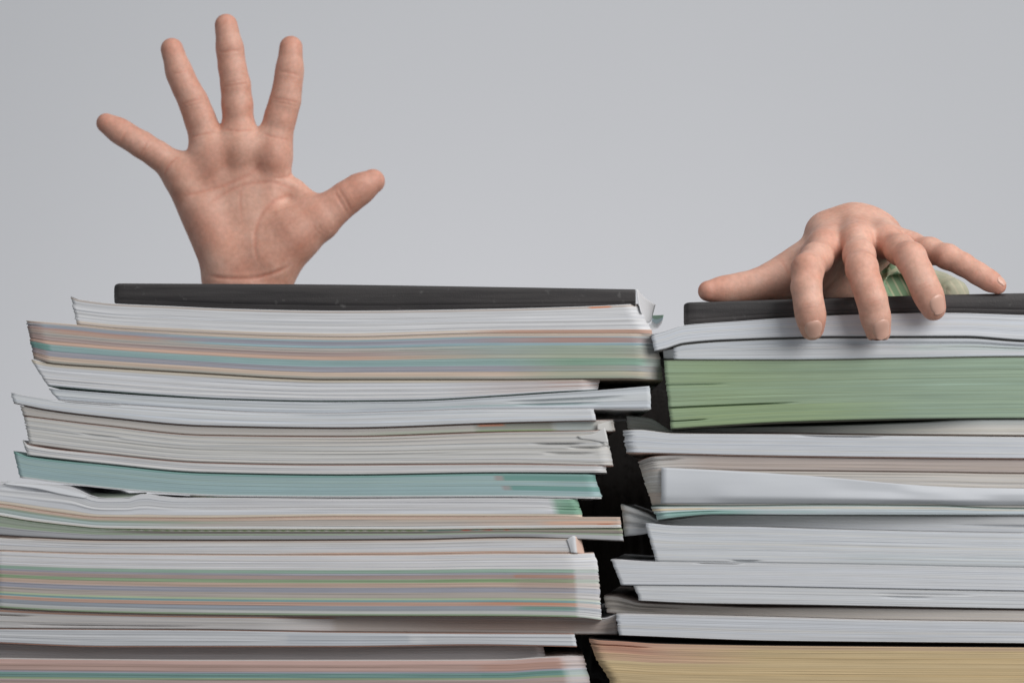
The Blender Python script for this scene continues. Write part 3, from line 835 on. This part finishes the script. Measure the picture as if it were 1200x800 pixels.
book('book', 'thick yellow edged book at the foot of the right stack', 'book', GR,
     [(690, 747), (703, 749), (725, 750), (770, 753), (905, 755.5), (1040, 756.5), (1200, 757.5), (1460, 760)], [(690, 920), (1460, 920)], [(0, 690), (.12, 698), (.3, 716), (1, 740)], E(1470, 1470), yf=-0.6,
     base=(197, 171, 126), layer=1.8, jit=0.08, tintjit=0.035, stripes=[(0, .03, (190, 160, 126))], patches=[(690, 830, 0, .13, (190, 148, 126), .75, 110), (690, 760, 0, .08, (184, 128, 106), .7, 40)],
     ct=((50, 44, 44), 2.0), gaps=[(.03, 690, 760, 2)], cl=(8, 3), depth=0.215)  # near-black top board tint paints in the same gap's shade

# ------------------------------------------------------------------ person: skin grown from a distance field
BIG = 50.0


class Field:
    """Signed distance (mm) on a grid; built from tapered limbs joined with smooth unions."""

    def __init__(self, lo, hi, h):
        self.o = np.array(lo, np.float32); self.h = h
        n = np.ceil((np.array(hi) - np.array(lo)) / h).astype(int) + 1
        self.ax = [self.o[i] + h * np.arange(n[i], dtype=np.float32) for i in range(3)]
        self.F = np.full(n, BIG, np.float32)

    def _win(self, lo, hi):
        i0 = np.maximum(0, ((lo - self.o) / self.h).astype(int))
        i1 = np.minimum(self.F.shape, ((hi - self.o) / self.h).astype(int) + 2)
        return tuple(slice(a, max(a, b)) for a, b in zip(i0, i1))

    def cone(self, a, b, ra, rb, k, F=None, flat=None):
        F = self.F if F is None else F
        a, b = np.asarray(a, np.float32), np.asarray(b, np.float32)
        pad = max(ra, rb) + 2 * k + 3
        w = self._win(np.minimum(a, b) - pad, np.maximum(a, b) + pad)
        x = self.ax[0][w[0]][:, None, None] - a[0]
        y = self.ax[1][w[1]][None, :, None] - a[1]
        z = self.ax[2][w[2]][None, None, :] - a[2]
        d = b - a
        L2 = float(d @ d) + 1e-9
        t = np.clip((x * d[0] + y * d[1] + z * d[2]) / L2, 0, 1)
        q = np.sqrt((x - t * d[0])**2 + (y - t * d[1])**2 + (z - t * d[2])**2) - (ra + (rb - ra) * t)
        f = F[w]
        if k > 0:
            hh = np.clip(k - np.abs(f - q), 0, None) / k
            F[w] = np.minimum(f, q) - hh * hh * k * 0.25
        else:
            F[w] = np.minimum(f, q)

    def merge(self, G, k):
        hh = np.clip(k - np.abs(self.F - G), 0, None) / k
        self.F = np.minimum(self.F, G) - hh * hh * k * 0.25

    def sample(self, p):
        q = (np.asarray(p, np.float32) - self.o) / self.h
        n = np.array(self.F.shape)
        q = np.clip(q, 0, n - 1.001)
        i = q.astype(int); f = q - i
        r = 0
        for dx in (0, 1):
            for dy in (0, 1):
                for dz in (0, 1):
                    wgt = (f[:, 0] if dx else 1 - f[:, 0]) * (f[:, 1] if dy else 1 - f[:, 1]) * (f[:, 2] if dz else 1 - f[:, 2])
                    r = r + wgt * self.F[i[:, 0] + dx, i[:, 1] + dy, i[:, 2] + dz]
        return r

    def grad(self, p):
        e = self.h
        g = np.stack([self.sample(p + np.array(d) * e) - self.sample(p - np.array(d) * e) for d in ((1, 0, 0), (0, 1, 0), (0, 0, 1))], -1)
        return g / (np.linalg.norm(g, axis=1, keepdims=True) + 1e-9)

    def mesh(self):
        """naive surface nets"""
        F = self.F
        S = F < 0
        nx, ny, nz = F.shape
        c = np.zeros((nx - 1, ny - 1, nz - 1), np.int8)
        for dx in (0, 1):
            for dy in (0, 1):
                for dz in (0, 1):
                    c += S[dx:nx - 1 + dx, dy:ny - 1 + dy, dz:nz - 1 + dz]
        act = np.argwhere((c > 0) & (c < 8))
        ids = np.full(c.shape, -1, np.int32)
        ids[act[:, 0], act[:, 1], act[:, 2]] = np.arange(len(act))
        cor = {}
        for dx in (0, 1):
            for dy in (0, 1):
                for dz in (0, 1):
                    cor[dx, dy, dz] = F[act[:, 0] + dx, act[:, 1] + dy, act[:, 2] + dz]
        acc = np.zeros((len(act), 3)); cnt = np.zeros(len(act))
        ks = list(cor)
        for i, A in enumerate(ks):
            for B in ks[i + 1:]:
                if sum(abs(A[j] - B[j]) for j in range(3)) != 1:
                    continue
                fa, fb_ = cor[A], cor[B]
                m = (fa < 0) != (fb_ < 0)
                t = np.where(m, fa / np.where(m, fa - fb_, 1), 0)
                for j in range(3):
                    acc[:, j] += np.where(m, A[j] + t * (B[j] - A[j]), 0)
                cnt += m
        V = (act + acc / cnt[:, None]) * self.h + self.o
        Q = []
        for ax in range(3):
            sl0 = [slice(None)] * 3; sl1 = [slice(None)] * 3
            sl0[ax] = slice(0, -1); sl1[ax] = slice(1, None)
            e = S[tuple(sl0)] != S[tuple(sl1)]
            a1, a2 = (ax + 1) % 3, (ax + 2) % 3
            idx = np.argwhere(e)
            ok = (idx[:, a1] > 0) & (idx[:, a2] > 0) & (idx[:, a1] < F.shape[a1] - 1) & (idx[:, a2] < F.shape[a2] - 1)
            idx = idx[ok]
            ins = S[idx[:, 0], idx[:, 1], idx[:, 2]]

            def cell(d1, d2):
                k = idx.copy(); k[:, a1] -= d1; k[:, a2] -= d2
                return ids[k[:, 0], k[:, 1], k[:, 2]]
            q = np.stack([cell(1, 1), cell(0, 1), cell(0, 0), cell(1, 0)], -1)
            q[~ins] = q[~ins][:, ::-1]
            Q.append(q)
        return V, np.concatenate(Q)


def mm(px, py, Y):
    return P(px, py, Y * 1e-3) * 1e3


def pr(r, Y):
    return r * PX * 1e3 * (CAM_D + Y * 1e-3) / CAM_D


def seg_dist(V, a, b):
    d = b - a
    t = np.clip(((V - a) @ d) / (d @ d + 1e-9), 0, 1)
    return np.linalg.norm(V - a - t[:, None] * d, axis=1)


# --- raised hand, palm to the viewer
YH = 262.0
def A(px, py, dz=0.0):
    Y = YH - dz * 0.511
    return mm(px, py, Y)
def AR(r):
    return pr(r, YH)

HL = Field((-268, 205, 85), (-62, 300, 306), 0.8)
def limb(fld, pts, k, to=None, kk=4.0, conv=None):
    """chain of tapered segments joined into the field"""
    G = np.full(fld.F.shape, BIG, np.float32)
    for (p, r), (q, s) in zip(pts[:-1], pts[1:]):
        fld.cone(p, q, r, s, k, G)
    return G

fingersL = {
    'pinky': [(215, 206, 2, 17), (202, 194, 5, 16.5), (184, 181, 8, 14.6), (166, 169.5, 11, 14.2), (150, 160, 13, 13.0), (139, 153.0, 14, 12.8), (124.5, 144.5, 14, 11.6)],
    'ring': [(244, 175, 3, 18.5), (239, 153, 6, 17.0), (233, 136, 9, 16.4), (226, 118, 12, 15.6), (217, 101, 14, 14.3), (210, 85, 15, 14.0), (201.5, 58, 15, 13.2)],
    'middle': [(281, 175, 3, 19), (279.5, 148, 6, 17.6), (278, 122, 10, 16.6), (276, 99, 12, 15.8), (272, 78, 14, 14.6), (269.5, 58, 15, 14.4), (265, 30, 15, 13.4)],
    'index': [(319, 182, 3, 19), (323.5, 157, 6, 17.8), (329, 136, 9, 17.0), (334.5, 117, 11, 16.4), (337.5, 98, 12, 14.8), (339.5, 82, 13, 14.5), (341, 56, 13, 13.6)],
}
thumbL = [(318, 300, 6, 36), (345, 276, 12, 31), (374, 257, 14, 24.5), (392, 243, 14, 20.0), (407, 231.5, 14, 18.8), (421, 222, 14, 17.6), (437, 212.5, 13, 14.2)]
metaL = [((320, 187, 0, 21.5), (306, 322, 0, 27)), ((281, 183, 1, 22.5), (291, 322, 0, 27)), ((246, 192, 0, 22), (274, 322, 0, 25)), ((216, 214, 0, 21), (261, 316, 0, 21))]
for (a, b_) in metaL:
    HL.cone(A(*a[:3]), A(*b_[:3]), AR(a[3]), AR(b_[3]), 9.0)
# wrist and forearm going down behind the books
HL.cone(A(290, 318), A(290, 352), AR(40), AR(41), 8)
HL.cone(A(270, 330), A(270, 420), AR(30), AR(33), 8)
HL.cone(A(311, 330), A(311, 420), AR(30), AR(33), 8)
# pads of the palm
HL.cone(A(322, 300, 12), A(352, 266, 16), AR(25), AR(20), 9)
HL.cone(A(238, 246, 10), A(262, 300, 10), AR(17), AR(19), 9)
for p in ((322, 182), (282, 176), (246, 183), (213, 209)):
    HL.cone(A(p[0], p[1], 15), A(p[0], p[1] + 6, 15), AR(12), AR(12), 7)
# flesh joining the finger roots
HL.cone(A(216, 203, 11), A(246, 179, 11), AR(15), AR(15), 8)
HL.cone(A(246, 174, 11), A(281, 169, 11), AR(15.5), AR(15.5), 8)
HL.cone(A(281, 169, 11), A(318, 174, 11), AR(15.5), AR(15), 8)
# skin between thumb and forefinger
HL.cone(A(348, 222, 2), A(368, 244, 4), AR(11), AR(14), 9)
GF = np.full(HL.F.shape, BIG, np.float32)
for nm, ch in fingersL.items():
    pts = [(A(*c[:3]), AR(c[3])) for c in ch]
    G = limb(HL, pts, 4.5)
    # fleshy pads on the palm side of each bone
    for (i, j, f, lift) in ((1, 2, .74, 4.5), (3, 4, .74, 3.8), (5, 6, .78, 3.4)):
        p, q = ch[i], ch[j]
        HL.cone(A(p[0] * .7 + q[0] * .3, p[1] * .7 + q[1] * .3, p[2] + lift), A(p[0] * .3 + q[0] * .7, p[1] * .3 + q[1] * .7, q[2] + lift), AR(p[3] * f), AR(q[3] * f), 3.0, G)
    GF = np.minimum(GF, G) if nm == 'pinky' else np.minimum(GF, G) - (np.clip(1.5 - np.abs(GF - G), 0, None) / 1.5)**2 * 1.5 * .25
HL.merge(GF, 6.5)
G = limb(HL, [(A(*c[:3]), AR(c[3])) for c in thumbL], 3.0)
HL.cone(A(410, 229, 19), A(428, 217, 18), AR(14.5), AR(12.5), 3, G)
HL.merge(G, 7.0)

creasesL = []
def cr(depth, width, red, *pts):
    creasesL.append((depth, width, red, [A(x, y, 30) for x, y in pts]))
for pts in (((190, 207), (197, 194), (209, 181)), ((162, 182), (169, 172), (175, 161)), ((140, 167), (144, 161), (148, 153)),
            ((220, 160), (236, 157), (252, 153)), ((211, 122), (224, 119), (238, 115)), ((202, 87), (211, 85), (221, 82)),
            ((261, 151), (279, 153), (297, 151)), ((260, 101), (276, 99), (293, 95)), ((255, 61), (269, 60), (284, 58)),
            ((307, 156), (324, 161), (341, 163)), ((317, 114), (334, 117), (351, 120)), ((325, 83), (339, 85), (354, 88)),
            ((396, 220), (403, 231), (413, 249)), ((392, 224), (398, 235), (408, 252))):
    cr(0.22, 1.1, 0.38, *pts)
for pts in (((261, 97), (276, 95), (292, 91)), ((318, 118), (334, 121), (350, 124)), ((212, 126), (225, 123), (239, 119)), ((165, 185), (172, 175), (178, 165))):
    cr(0.25, 0.8, 0.3, *pts)
cr(0.2, 1.9, 0.34, (205, 229), (222, 227), (243, 222), (268, 214), (290, 204), (303, 192), (308, 180))
cr(0.2, 1.9, 0.34, (353, 224), (335, 217), (314, 212), (292, 214), (270, 222), (248, 236), (236, 248))
cr(0.22, 1.9, 0.34, (346, 226), (330, 230), (316, 239), (305, 254), (299, 275), (301, 298), (306, 316))
cr(0.6, 1.5, 0.5, (240, 321), (262, 326), (290, 327), (320, 321), (344, 309))
cr(0.1, 1.4, 0.2, (284, 208), (281, 235), (283, 262))
cr(0.12, 1.2, 0.2, (318, 202), (338, 206), (352, 216))
for k in range(4):
    cr(0.10, 1.1, 0.3, (366 + 6 * k, 262 + k), (372 + 6 * k, 271 - k), (379 + 6 * k, 277 - 4 * k))
cr(0.4, 1.2, 0.4, (342, 196), (335, 206), (318, 208))


def apply_creases(V, N, cre, flush, facing):
    for depth, width, red, pts in cre:
        pts = [np.asarray(p) for p in pts]
        # dense smooth polyline
        q = np.linspace(0, len(pts) - 1, (len(pts) - 1) * 6 + 1)
        arr = np.array(pts)
        arr = np.stack([smooth_curve(list(zip(range(len(pts)), arr[:, j])))(q) for j in range(3)], -1)
        d = np.full(len(V), 1e9)
        W = V[:, [0, 2]]; arr2 = arr[:, [0, 2]]
        lo = arr2.min(0) - 5; hi = arr2.max(0) + 5
        m = ((W > lo) & (W < hi)).all(1) & (facing > 0.1)
        if not m.any():
            continue
        w = W[m]
        dm = np.full(len(w), 1e9)
        tm = np.zeros(len(w))
        for i, (a, b_) in enumerate(zip(arr2[:-1], arr2[1:])):
            dd = b_ - a
            t = np.clip(((w - a) @ dd) / (dd @ dd + 1e-9), 0, 1)
            e = np.linalg.norm(w - a - t[:, None] * dd, axis=1)
            tm = np.where(e < dm, (i + t) / (len(arr2) - 1), tm)
            dm = np.minimum(dm, e)
        fade = np.clip(np.minimum(tm, 1 - tm) / 0.18, 0.15, 1)
        g = np.exp(-(dm / (width * 0.62))**2) * fade * np.clip(facing[m] * 1.6, 0, 1)
        lip = np.exp(-((dm - width * 1.25) / (width * 0.6))**2) * fade * np.clip(facing[m] * 1.6, 0, 1)
        V[m] -= N[m] * (depth * g - 0.18 * depth * lip)[:, None]
        flush[m] = np.maximum(flush[m], red * g)
    return V, flush


VL, QL = HL.mesh()
NL = HL.grad(VL)
flL = np.zeros(len(VL))
VL, flL = apply_creases(VL, NL, creasesL, flL, -NL[:, 1])
def blob(V, fl, c, r, a):
    d = np.linalg.norm(V - c, axis=1)
    return np.maximum(fl, a * np.exp(-(d / r)**2)) if a > 0 else fl + a * np.exp(-(d / r)**2)
for nm, ch in fingersL.items():
    for c in ch[2:]:
        flL = blob(VL, flL, A(*c[:3]), 9.5, 0.30)
    flL = blob(VL, flL, A(*ch[6][:3]), 8.0, 0.48)
    flL = blob(VL, flL, A(ch[4][0], ch[4][1], 14), 8.0, 0.2)
    flL = blob(VL, flL, A(ch[2][0], ch[2][1], 14), 8.0, 0.24)
flL = blob(VL, flL, A(432, 215, 14), 8, 0.42)
flL = blob(VL, flL, A(405, 236, 20), 9, 0.35)
for c in thumbL[2:]:
    flL = blob(VL, flL, A(*c[:3]), 13, 0.42)
for p in ((200, 240, 8), (214, 270, 8), (232, 305, 8)):
    flL = blob(VL, flL, A(*p), 10, 0.3)
flL = blob(VL, flL, A(348, 280, 28), 16, 0.28)
flL = blob(VL, flL, A(236, 262, 24), 15, 0.25)
flL = blob(VL, flL, A(245, 192, 26), 12, 0.25)
flL = blob(VL, flL, A(320, 190, 26), 12, 0.25)
flL = blob(VL, flL, A(290, 322, 22), 16, 0.3)

# --- hand gripping the notebook on the right, back of the hand up
HR = Field((75, -38, 84), (262, 150, 172), 0.75)
def C(px, py, Y):
    return mm(px, py, Y)
fingersR = {
    'index': [(970, 288, 30, 17.5), (966, 293, 20, 17), (957, 303, 5, 17.6), (946.5, 315.5, -9, 17.2), (945, 337, -14, 16.4), (948, 358, -16.0, 15.9), (950.5, 372, -14.5, 15.4), (951.5, 384.5, -11.5, 14.2)],
    'middle': [(1003, 281, 28, 17.5), (1005, 286, 18, 17), (1007, 300, 4, 17.8), (1010, 314, -10, 17.2), (1016, 334, -15, 16.6), (1022, 352, -16.5, 16.3), (1026, 371, -14.5, 15.9), (1029, 387.5, -11.5, 15.0)],
    'ring': [(1034, 281, 30, 16.5), (1041, 285, 20, 16), (1055, 293, 5, 16.8), (1067.5, 302, -8, 16.4), (1076, 319, -12.5, 15.8), (1083, 335, -14, 15.6), (1089, 348, -13, 15.4), (1094, 361, -11.2, 14.6)],
    'pinky': [(1052, 285, 44, 14.5), (1068, 289, 34, 15.2), (1090, 294, 22, 14.2), (1111, 301, 12, 13.4), (1129, 310, 8, 12.0), (1146, 320.5, 5, 11.6), (1160, 329, 3, 10.8), (1170, 335, 1.5, 9.4)],
}
thumbR = [(964, 306, 66, 28), (944, 316, 54, 29), (917, 326.5, 42, 23.5), (902, 331, 36, 19.8), (884, 335.5, 31, 17), (866, 338, 27, 15.6), (848, 339.8, 24, 13.9), (830, 341, 21, 12.2)]
metaR = [((967, 289, 26, 17.5), (972, 276, 56, 26)), ((1004, 282, 22, 18), (1000, 266, 54, 25)), ((1036, 282, 24, 17), (1022, 271, 54, 23)), ((1054, 286, 38, 15.5), (1034, 280, 58, 20)),
         ((972, 276, 56, 26), (992, 284, 92, 25)), ((1000, 266, 54, 25), (1003, 280, 92, 27)), ((1022, 271, 54, 23), (1016, 286, 92, 26)), ((1034, 280, 58, 20), (1022, 292, 92, 24))]
for a, b_ in metaR:
    HR.cone(C(*a[:3]), C(*b_[:3]), pr(a[3], a[2]), pr(b_[3], b_[2]), 7)
HR.cone(C(1006, 286, 92), C(1012, 300, 146), pr(32, 92), pr(34, 146), 8)
# skin web between thumb and forefinger, ball of the thumb
HR.cone(C(960, 300, 52), C(938, 312, 48), pr(19, 50), pr(18, 46), 7)
HR.cone(C(955, 300, 32), C(931, 313, 42), pr(15, 32), pr(15, 42), 9)
HR.cone(C(958, 322, 72), C(990, 326, 92), pr(29, 72), pr(31, 92), 8)
GF = None
for nm, ch in fingersR.items():
    pts = [(C(*c[:3]), pr(c[3], c[2])) for c in ch]
    G = limb(HR, pts, 4.0)
    if nm != 'pinky':   # knuckle swell
        k = ch[3]
        HR.cone(C(k[0], k[1] - 1, k[2] - 0.5), C(k[0], k[1] + 4, k[2] - 1.0), pr(k[3] * 0.97, 0), pr(k[3] * 0.95, 0), 2.5, G)
    GF = G if GF is None else np.minimum(GF, G) - (np.clip(1.2 - np.abs(GF - G), 0, None) / 1.2)**2 * 1.2 * .25
HR.merge(GF, 5.5)
# main knuckles
for (x, y, Y, r) in ((967, 285, 23, 14), (1004, 279, 19, 14), (1038, 280, 22, 13)):
    HR.cone(C(x, y, Y), C(x + (1003 - x) * 0.25, y - 8, Y + 22), pr(r, Y), pr(r * 0.8, Y), 6)
G = limb(HR, [(C(*c[:3]), pr(c[3], c[2])) for c in thumbR], 5.0)
HR.merge(G, 6)
VR, QR = HR.mesh()
NR = HR.grad(VR)
flR = np.zeros(len(VR))
creR = []
for nm, ch in fingersR.items():
    d0 = np.array(ch[3][:2], float) - np.array(ch[2][:2], float)
    for (i, dep) in ((5, 0.10),):
        c = np.array(ch[i][:2], float)
        d = np.array(ch[i + 1][:2], float) - np.array(ch[i - 1][:2], float)
        d /= np.linalg.norm(d)
        n = np.array([-d[1], d[0]])
        for off in ((-4, 0, 4) if i == 3 else (-2.2, 2.2)):
            m = c + d * off
            creR.append((dep, 0.75, 0.25, [C(*(m + n * s * ch[i][3] * 0.62), ch[i][2] - 8) for s in (-1, 0, 1)]))
creR.append((0.15, 1.2, 0.3, [C(916, 303, 30), C(920, 312, 30), C(926, 322, 30)]))
VR, flR = apply_creases(VR, NR, creR, flR, -NR[:, 1] * 0.7 + NR[:, 2] * 0.7)
for nm, ch in fingersR.items():
    flR = blob(VR, flR, C(*ch[7][:3]), 8.5, 0.42)
    flR = blob(VR, flR, C(*ch[3][:3]), 8.5, 0.26)
    flR = blob(VR, flR, C(*ch[1][:3]), 10, 0.22)
flR = blob(VR, flR, C(*thumbR[7][:3]), 9, 0.4)
flR = blob(VR, flR, C(*thumbR[4][:3]), 9, 0.28)

# --- the hidden rest of the body: arms, shoulders, bowed head (coarser)
BD = Field((-260, 130, -480), (300, 640, 210), 5.0)
def bc(a, b_, ra, rb, k=14):
    if not isinstance(a, np.ndarray):
        a, b_ = np.array(a) + OZ, np.array(b_) + OZ
    BD.cone(a, b_, ra, rb, k)
OZ = np.array([0, 0, 114.0])
wl = A(290, 395); el = np.array([-158, 300, -190]) + OZ; sl = np.array([-78, 430, -205]) + OZ
wr = C(1012, 300, 138); er = np.array([214, 335, -42]) + OZ; sr = np.array([182, 455, -205]) + OZ
bc(wl, el, 20, 26); bc(el, sl, 28, 34)
bc(wr, er, 16, 27); bc(er, sr, 28, 34)
bc(sl, sr, 38, 38, 30)
bc((52, 470, -210), (52, 520, -470), 85, 95, 40)
bc((0, 470, -260), (0, 520, -470), 70, 80, 40); bc((104, 470, -260), (104, 520, -470), 70, 80, 40)
bc((52, 455, -190), (58, 410, -135), 36, 34, 16)                       # neck
bc((58, 405, -105), (58, 375, -125), 76, 62, 25)                       # skull, bowed forward
bc((58, 345, -150), (58, 352, -165), 42, 36, 20)                       # jaw
bc((58, 316, -136), (58, 308, -150), 7, 9, 8)                          # nose
bc((-16, 400, -118), (-18, 404, -132), 8, 6, 5); bc((132, 400, -118), (134, 404, -132), 8, 6, 5)   # ears
# keep the body mesh from repeating the fine forearms
VB, QB = BD.mesh()

person = thing('person', 'person hidden behind the stacks, one bare palm raised, other hand gripping the right notebook', 'person', (0.055, 0.46, -0.38))
V = np.concatenate([VL, VR, VB]) * 1e-3
Q = np.concatenate([QL, QR + len(VL), QB + len(VL) + len(VR)])
body = mesh_obj('body', V, Q, M_SKIN, person)
fl = np.concatenate([flL, flR, np.zeros(len(VB))])
set_col(body.data, 'flush', np.repeat(np.clip(fl * 1.45, 0, 1)[:, None], 3, 1))


# fingernails: small curved plates lying on the ends of the gripping fingers
def nail(ch, dors, wid, ln, back, parent, side=0.0, up=1.0):
    tip = C(*ch[-1][:3]); prev = C(*ch[-2][:3])
    ax = (tip - prev) / np.linalg.norm(tip - prev)
    n = np.array(dors, float); n -= ax * (n @ ax); n /= np.linalg.norm(n)
    s = np.cross(ax, n)
    nu, nv = 15, 17
    r = pr(ch[-1][3], ch[-1][2])
    pts = []
    for v in np.linspace(-1, 1, nv):
        for u_ in np.linspace(-1, 1, nu):
            # rounded outline
            sq = (abs(u_)**2.5 + abs(v)**2.5)**(1 / 2.5)
            mxx = max(abs(u_), abs(v), 1e-6)
            f = mxx / max(sq, 1e-6)
            uu, vv = u_ * f, v * f
            ang = uu * wid
            pts.append(tip + ax * (back + vv * ln / 2) + (n * math.cos(ang) + s * math.sin(ang)) * (r * 0.9))
    pts = np.array(pts)
    rim = np.array([max(abs(u_), abs(v)) for v in np.linspace(-1, 1, nv) for u_ in np.linspace(-1, 1, nu)])
    vv = np.repeat(np.linspace(-1, 1, nv), nu)
    for _ in range(6):
        g = HR.grad(pts)
        d = HR.sample(pts)
        want = 0.34 - 0.55 * np.clip((rim - 0.72) / 0.28, 0, 1)**2 * np.where(vv > 0.75, -0.2, 1)
        pts = pts - g * (d - want)[:, None] * 0.8
    g = HR.grad(pts)
    inner = pts - g * 0.9
    n_ = nu * nv
    F = [grid_faces(nv, nu), grid_faces(nv, nu)[:, ::-1] + n_]
    idx = np.arange(n_).reshape(nv, nu)
    loop = np.concatenate([idx[0, :], idx[1:, -1], idx[-1, -2::-1], idx[-2:0:-1, 0]])
    l2 = np.roll(loop, -1)
    F.append(np.stack([loop, l2, l2 + n_, loop + n_], -1))
    return mesh_obj('fingernail', np.concatenate([pts, inner]) * 1e-3, np.concatenate(F), M_NAIL, parent)


nail(fingersR['index'], (0.0, -1, 0.12), 0.72, 10.4, -2.6, body)
nail(fingersR['middle'], (0.14, -1, 0.12), 0.72, 11.0, -2.8, body)
nail(fingersR['ring'], (0.26, -1, 0.12), 0.70, 10.2, -2.6, body)
nail(fingersR['pinky'], (0.15, -0.75, 0.8), 0.62, 6.0, 0.6, body)

# sleeves, vest and hair
SR = Field((95, 80, -60), (300, 440, 190), 2.2)
SR.cone(C(1014, 290, 100), C(1030, 305, 170), pr(37, 104), pr(38, 170), 8)
SR.cone(C(1006, 322, 96), C(1030, 320, 170), pr(28, 104), pr(30, 170), 8)
SR.cone(C(1056, 337, 104), C(1052, 330, 170), pr(23, 112), pr(30, 170), 10)
SR.cone(C(1118, 345, 108), C(1100, 338, 170), pr(18, 116), pr(20, 170), 12)
SR.cone(C(1034, 310, 168), er, pr(42, 168), 33, 12)
SR.cone(er, np.array([196, 420, -120]) + OZ, 34, 40, 10)
yy = SR.ax[1][None, :, None]
zz = SR.ax[2][None, None, :]
inner = SR.F + 2.6
SR.F = np.maximum(SR.F, 98 - yy)
SR.F = np.maximum(SR.F, -np.maximum(inner, yy - 105))
V_, Q_ = SR.mesh()
mesh_obj('sleeve', V_ * 1e-3, Q_, M_PLAID, person)
SL = Field((-230, 215, -185), (-30, 480, 40), 3.5)
SL.cone(wl + (el - wl) * 0.55, el, 32, 34, 8)
SL.cone(el, sl, 35, 42, 10)
SL.F = np.maximum(SL.F, SL.ax[2][None, None, :] + 95 - OZ[2])
V_, Q_ = SL.mesh()
mesh_obj('sleeve', V_ * 1e-3, Q_, M_PLAID, person)
VE = Field((-180, 330, -470), (290, 640, 30), 5.0)
VE.cone(sl + [0, 0, -4], sr + [0, 0, -4], 46, 46, 30)
VE.cone((52, 470, -111), (52, 520, -356), 94, 104, 40)
VE.cone((0, 470, -151), (0, 520, -356), 80, 90, 40); VE.cone((104, 470, -151), (104, 520, -356), 80, 90, 40)
V_, Q_ = VE.mesh()
mesh_obj('vest', V_ * 1e-3, Q_, M_VEST, person)
HA = Field((-60, 250, -150), (180, 540, 150), 3.0)
HA.cone((58, 408, 18), (58, 372, 10), 86, 74, 25)
HA.cone((58, 425, -6), (58, 440, -51), 66, 40, 20)
HA.cone((20, 330, -6), (22, 325, -76), 26, 16, 16); HA.cone((96, 330, -6), (94, 325, -76), 26, 16, 16); HA.cone((58, 318, 4), (58, 308, -82), 26, 18, 16)
V_, Q_ = HA.mesh()
nn = HA.grad(V_)
V_ = V_ + nn * (1.6 * np.sin(V_[:, 0:1] * 0.9 + 3 * np.sin(V_[:, 2:3] * 0.05)))
mesh_obj('hair', V_ * 1e-3, Q_, M_HAIR, person)
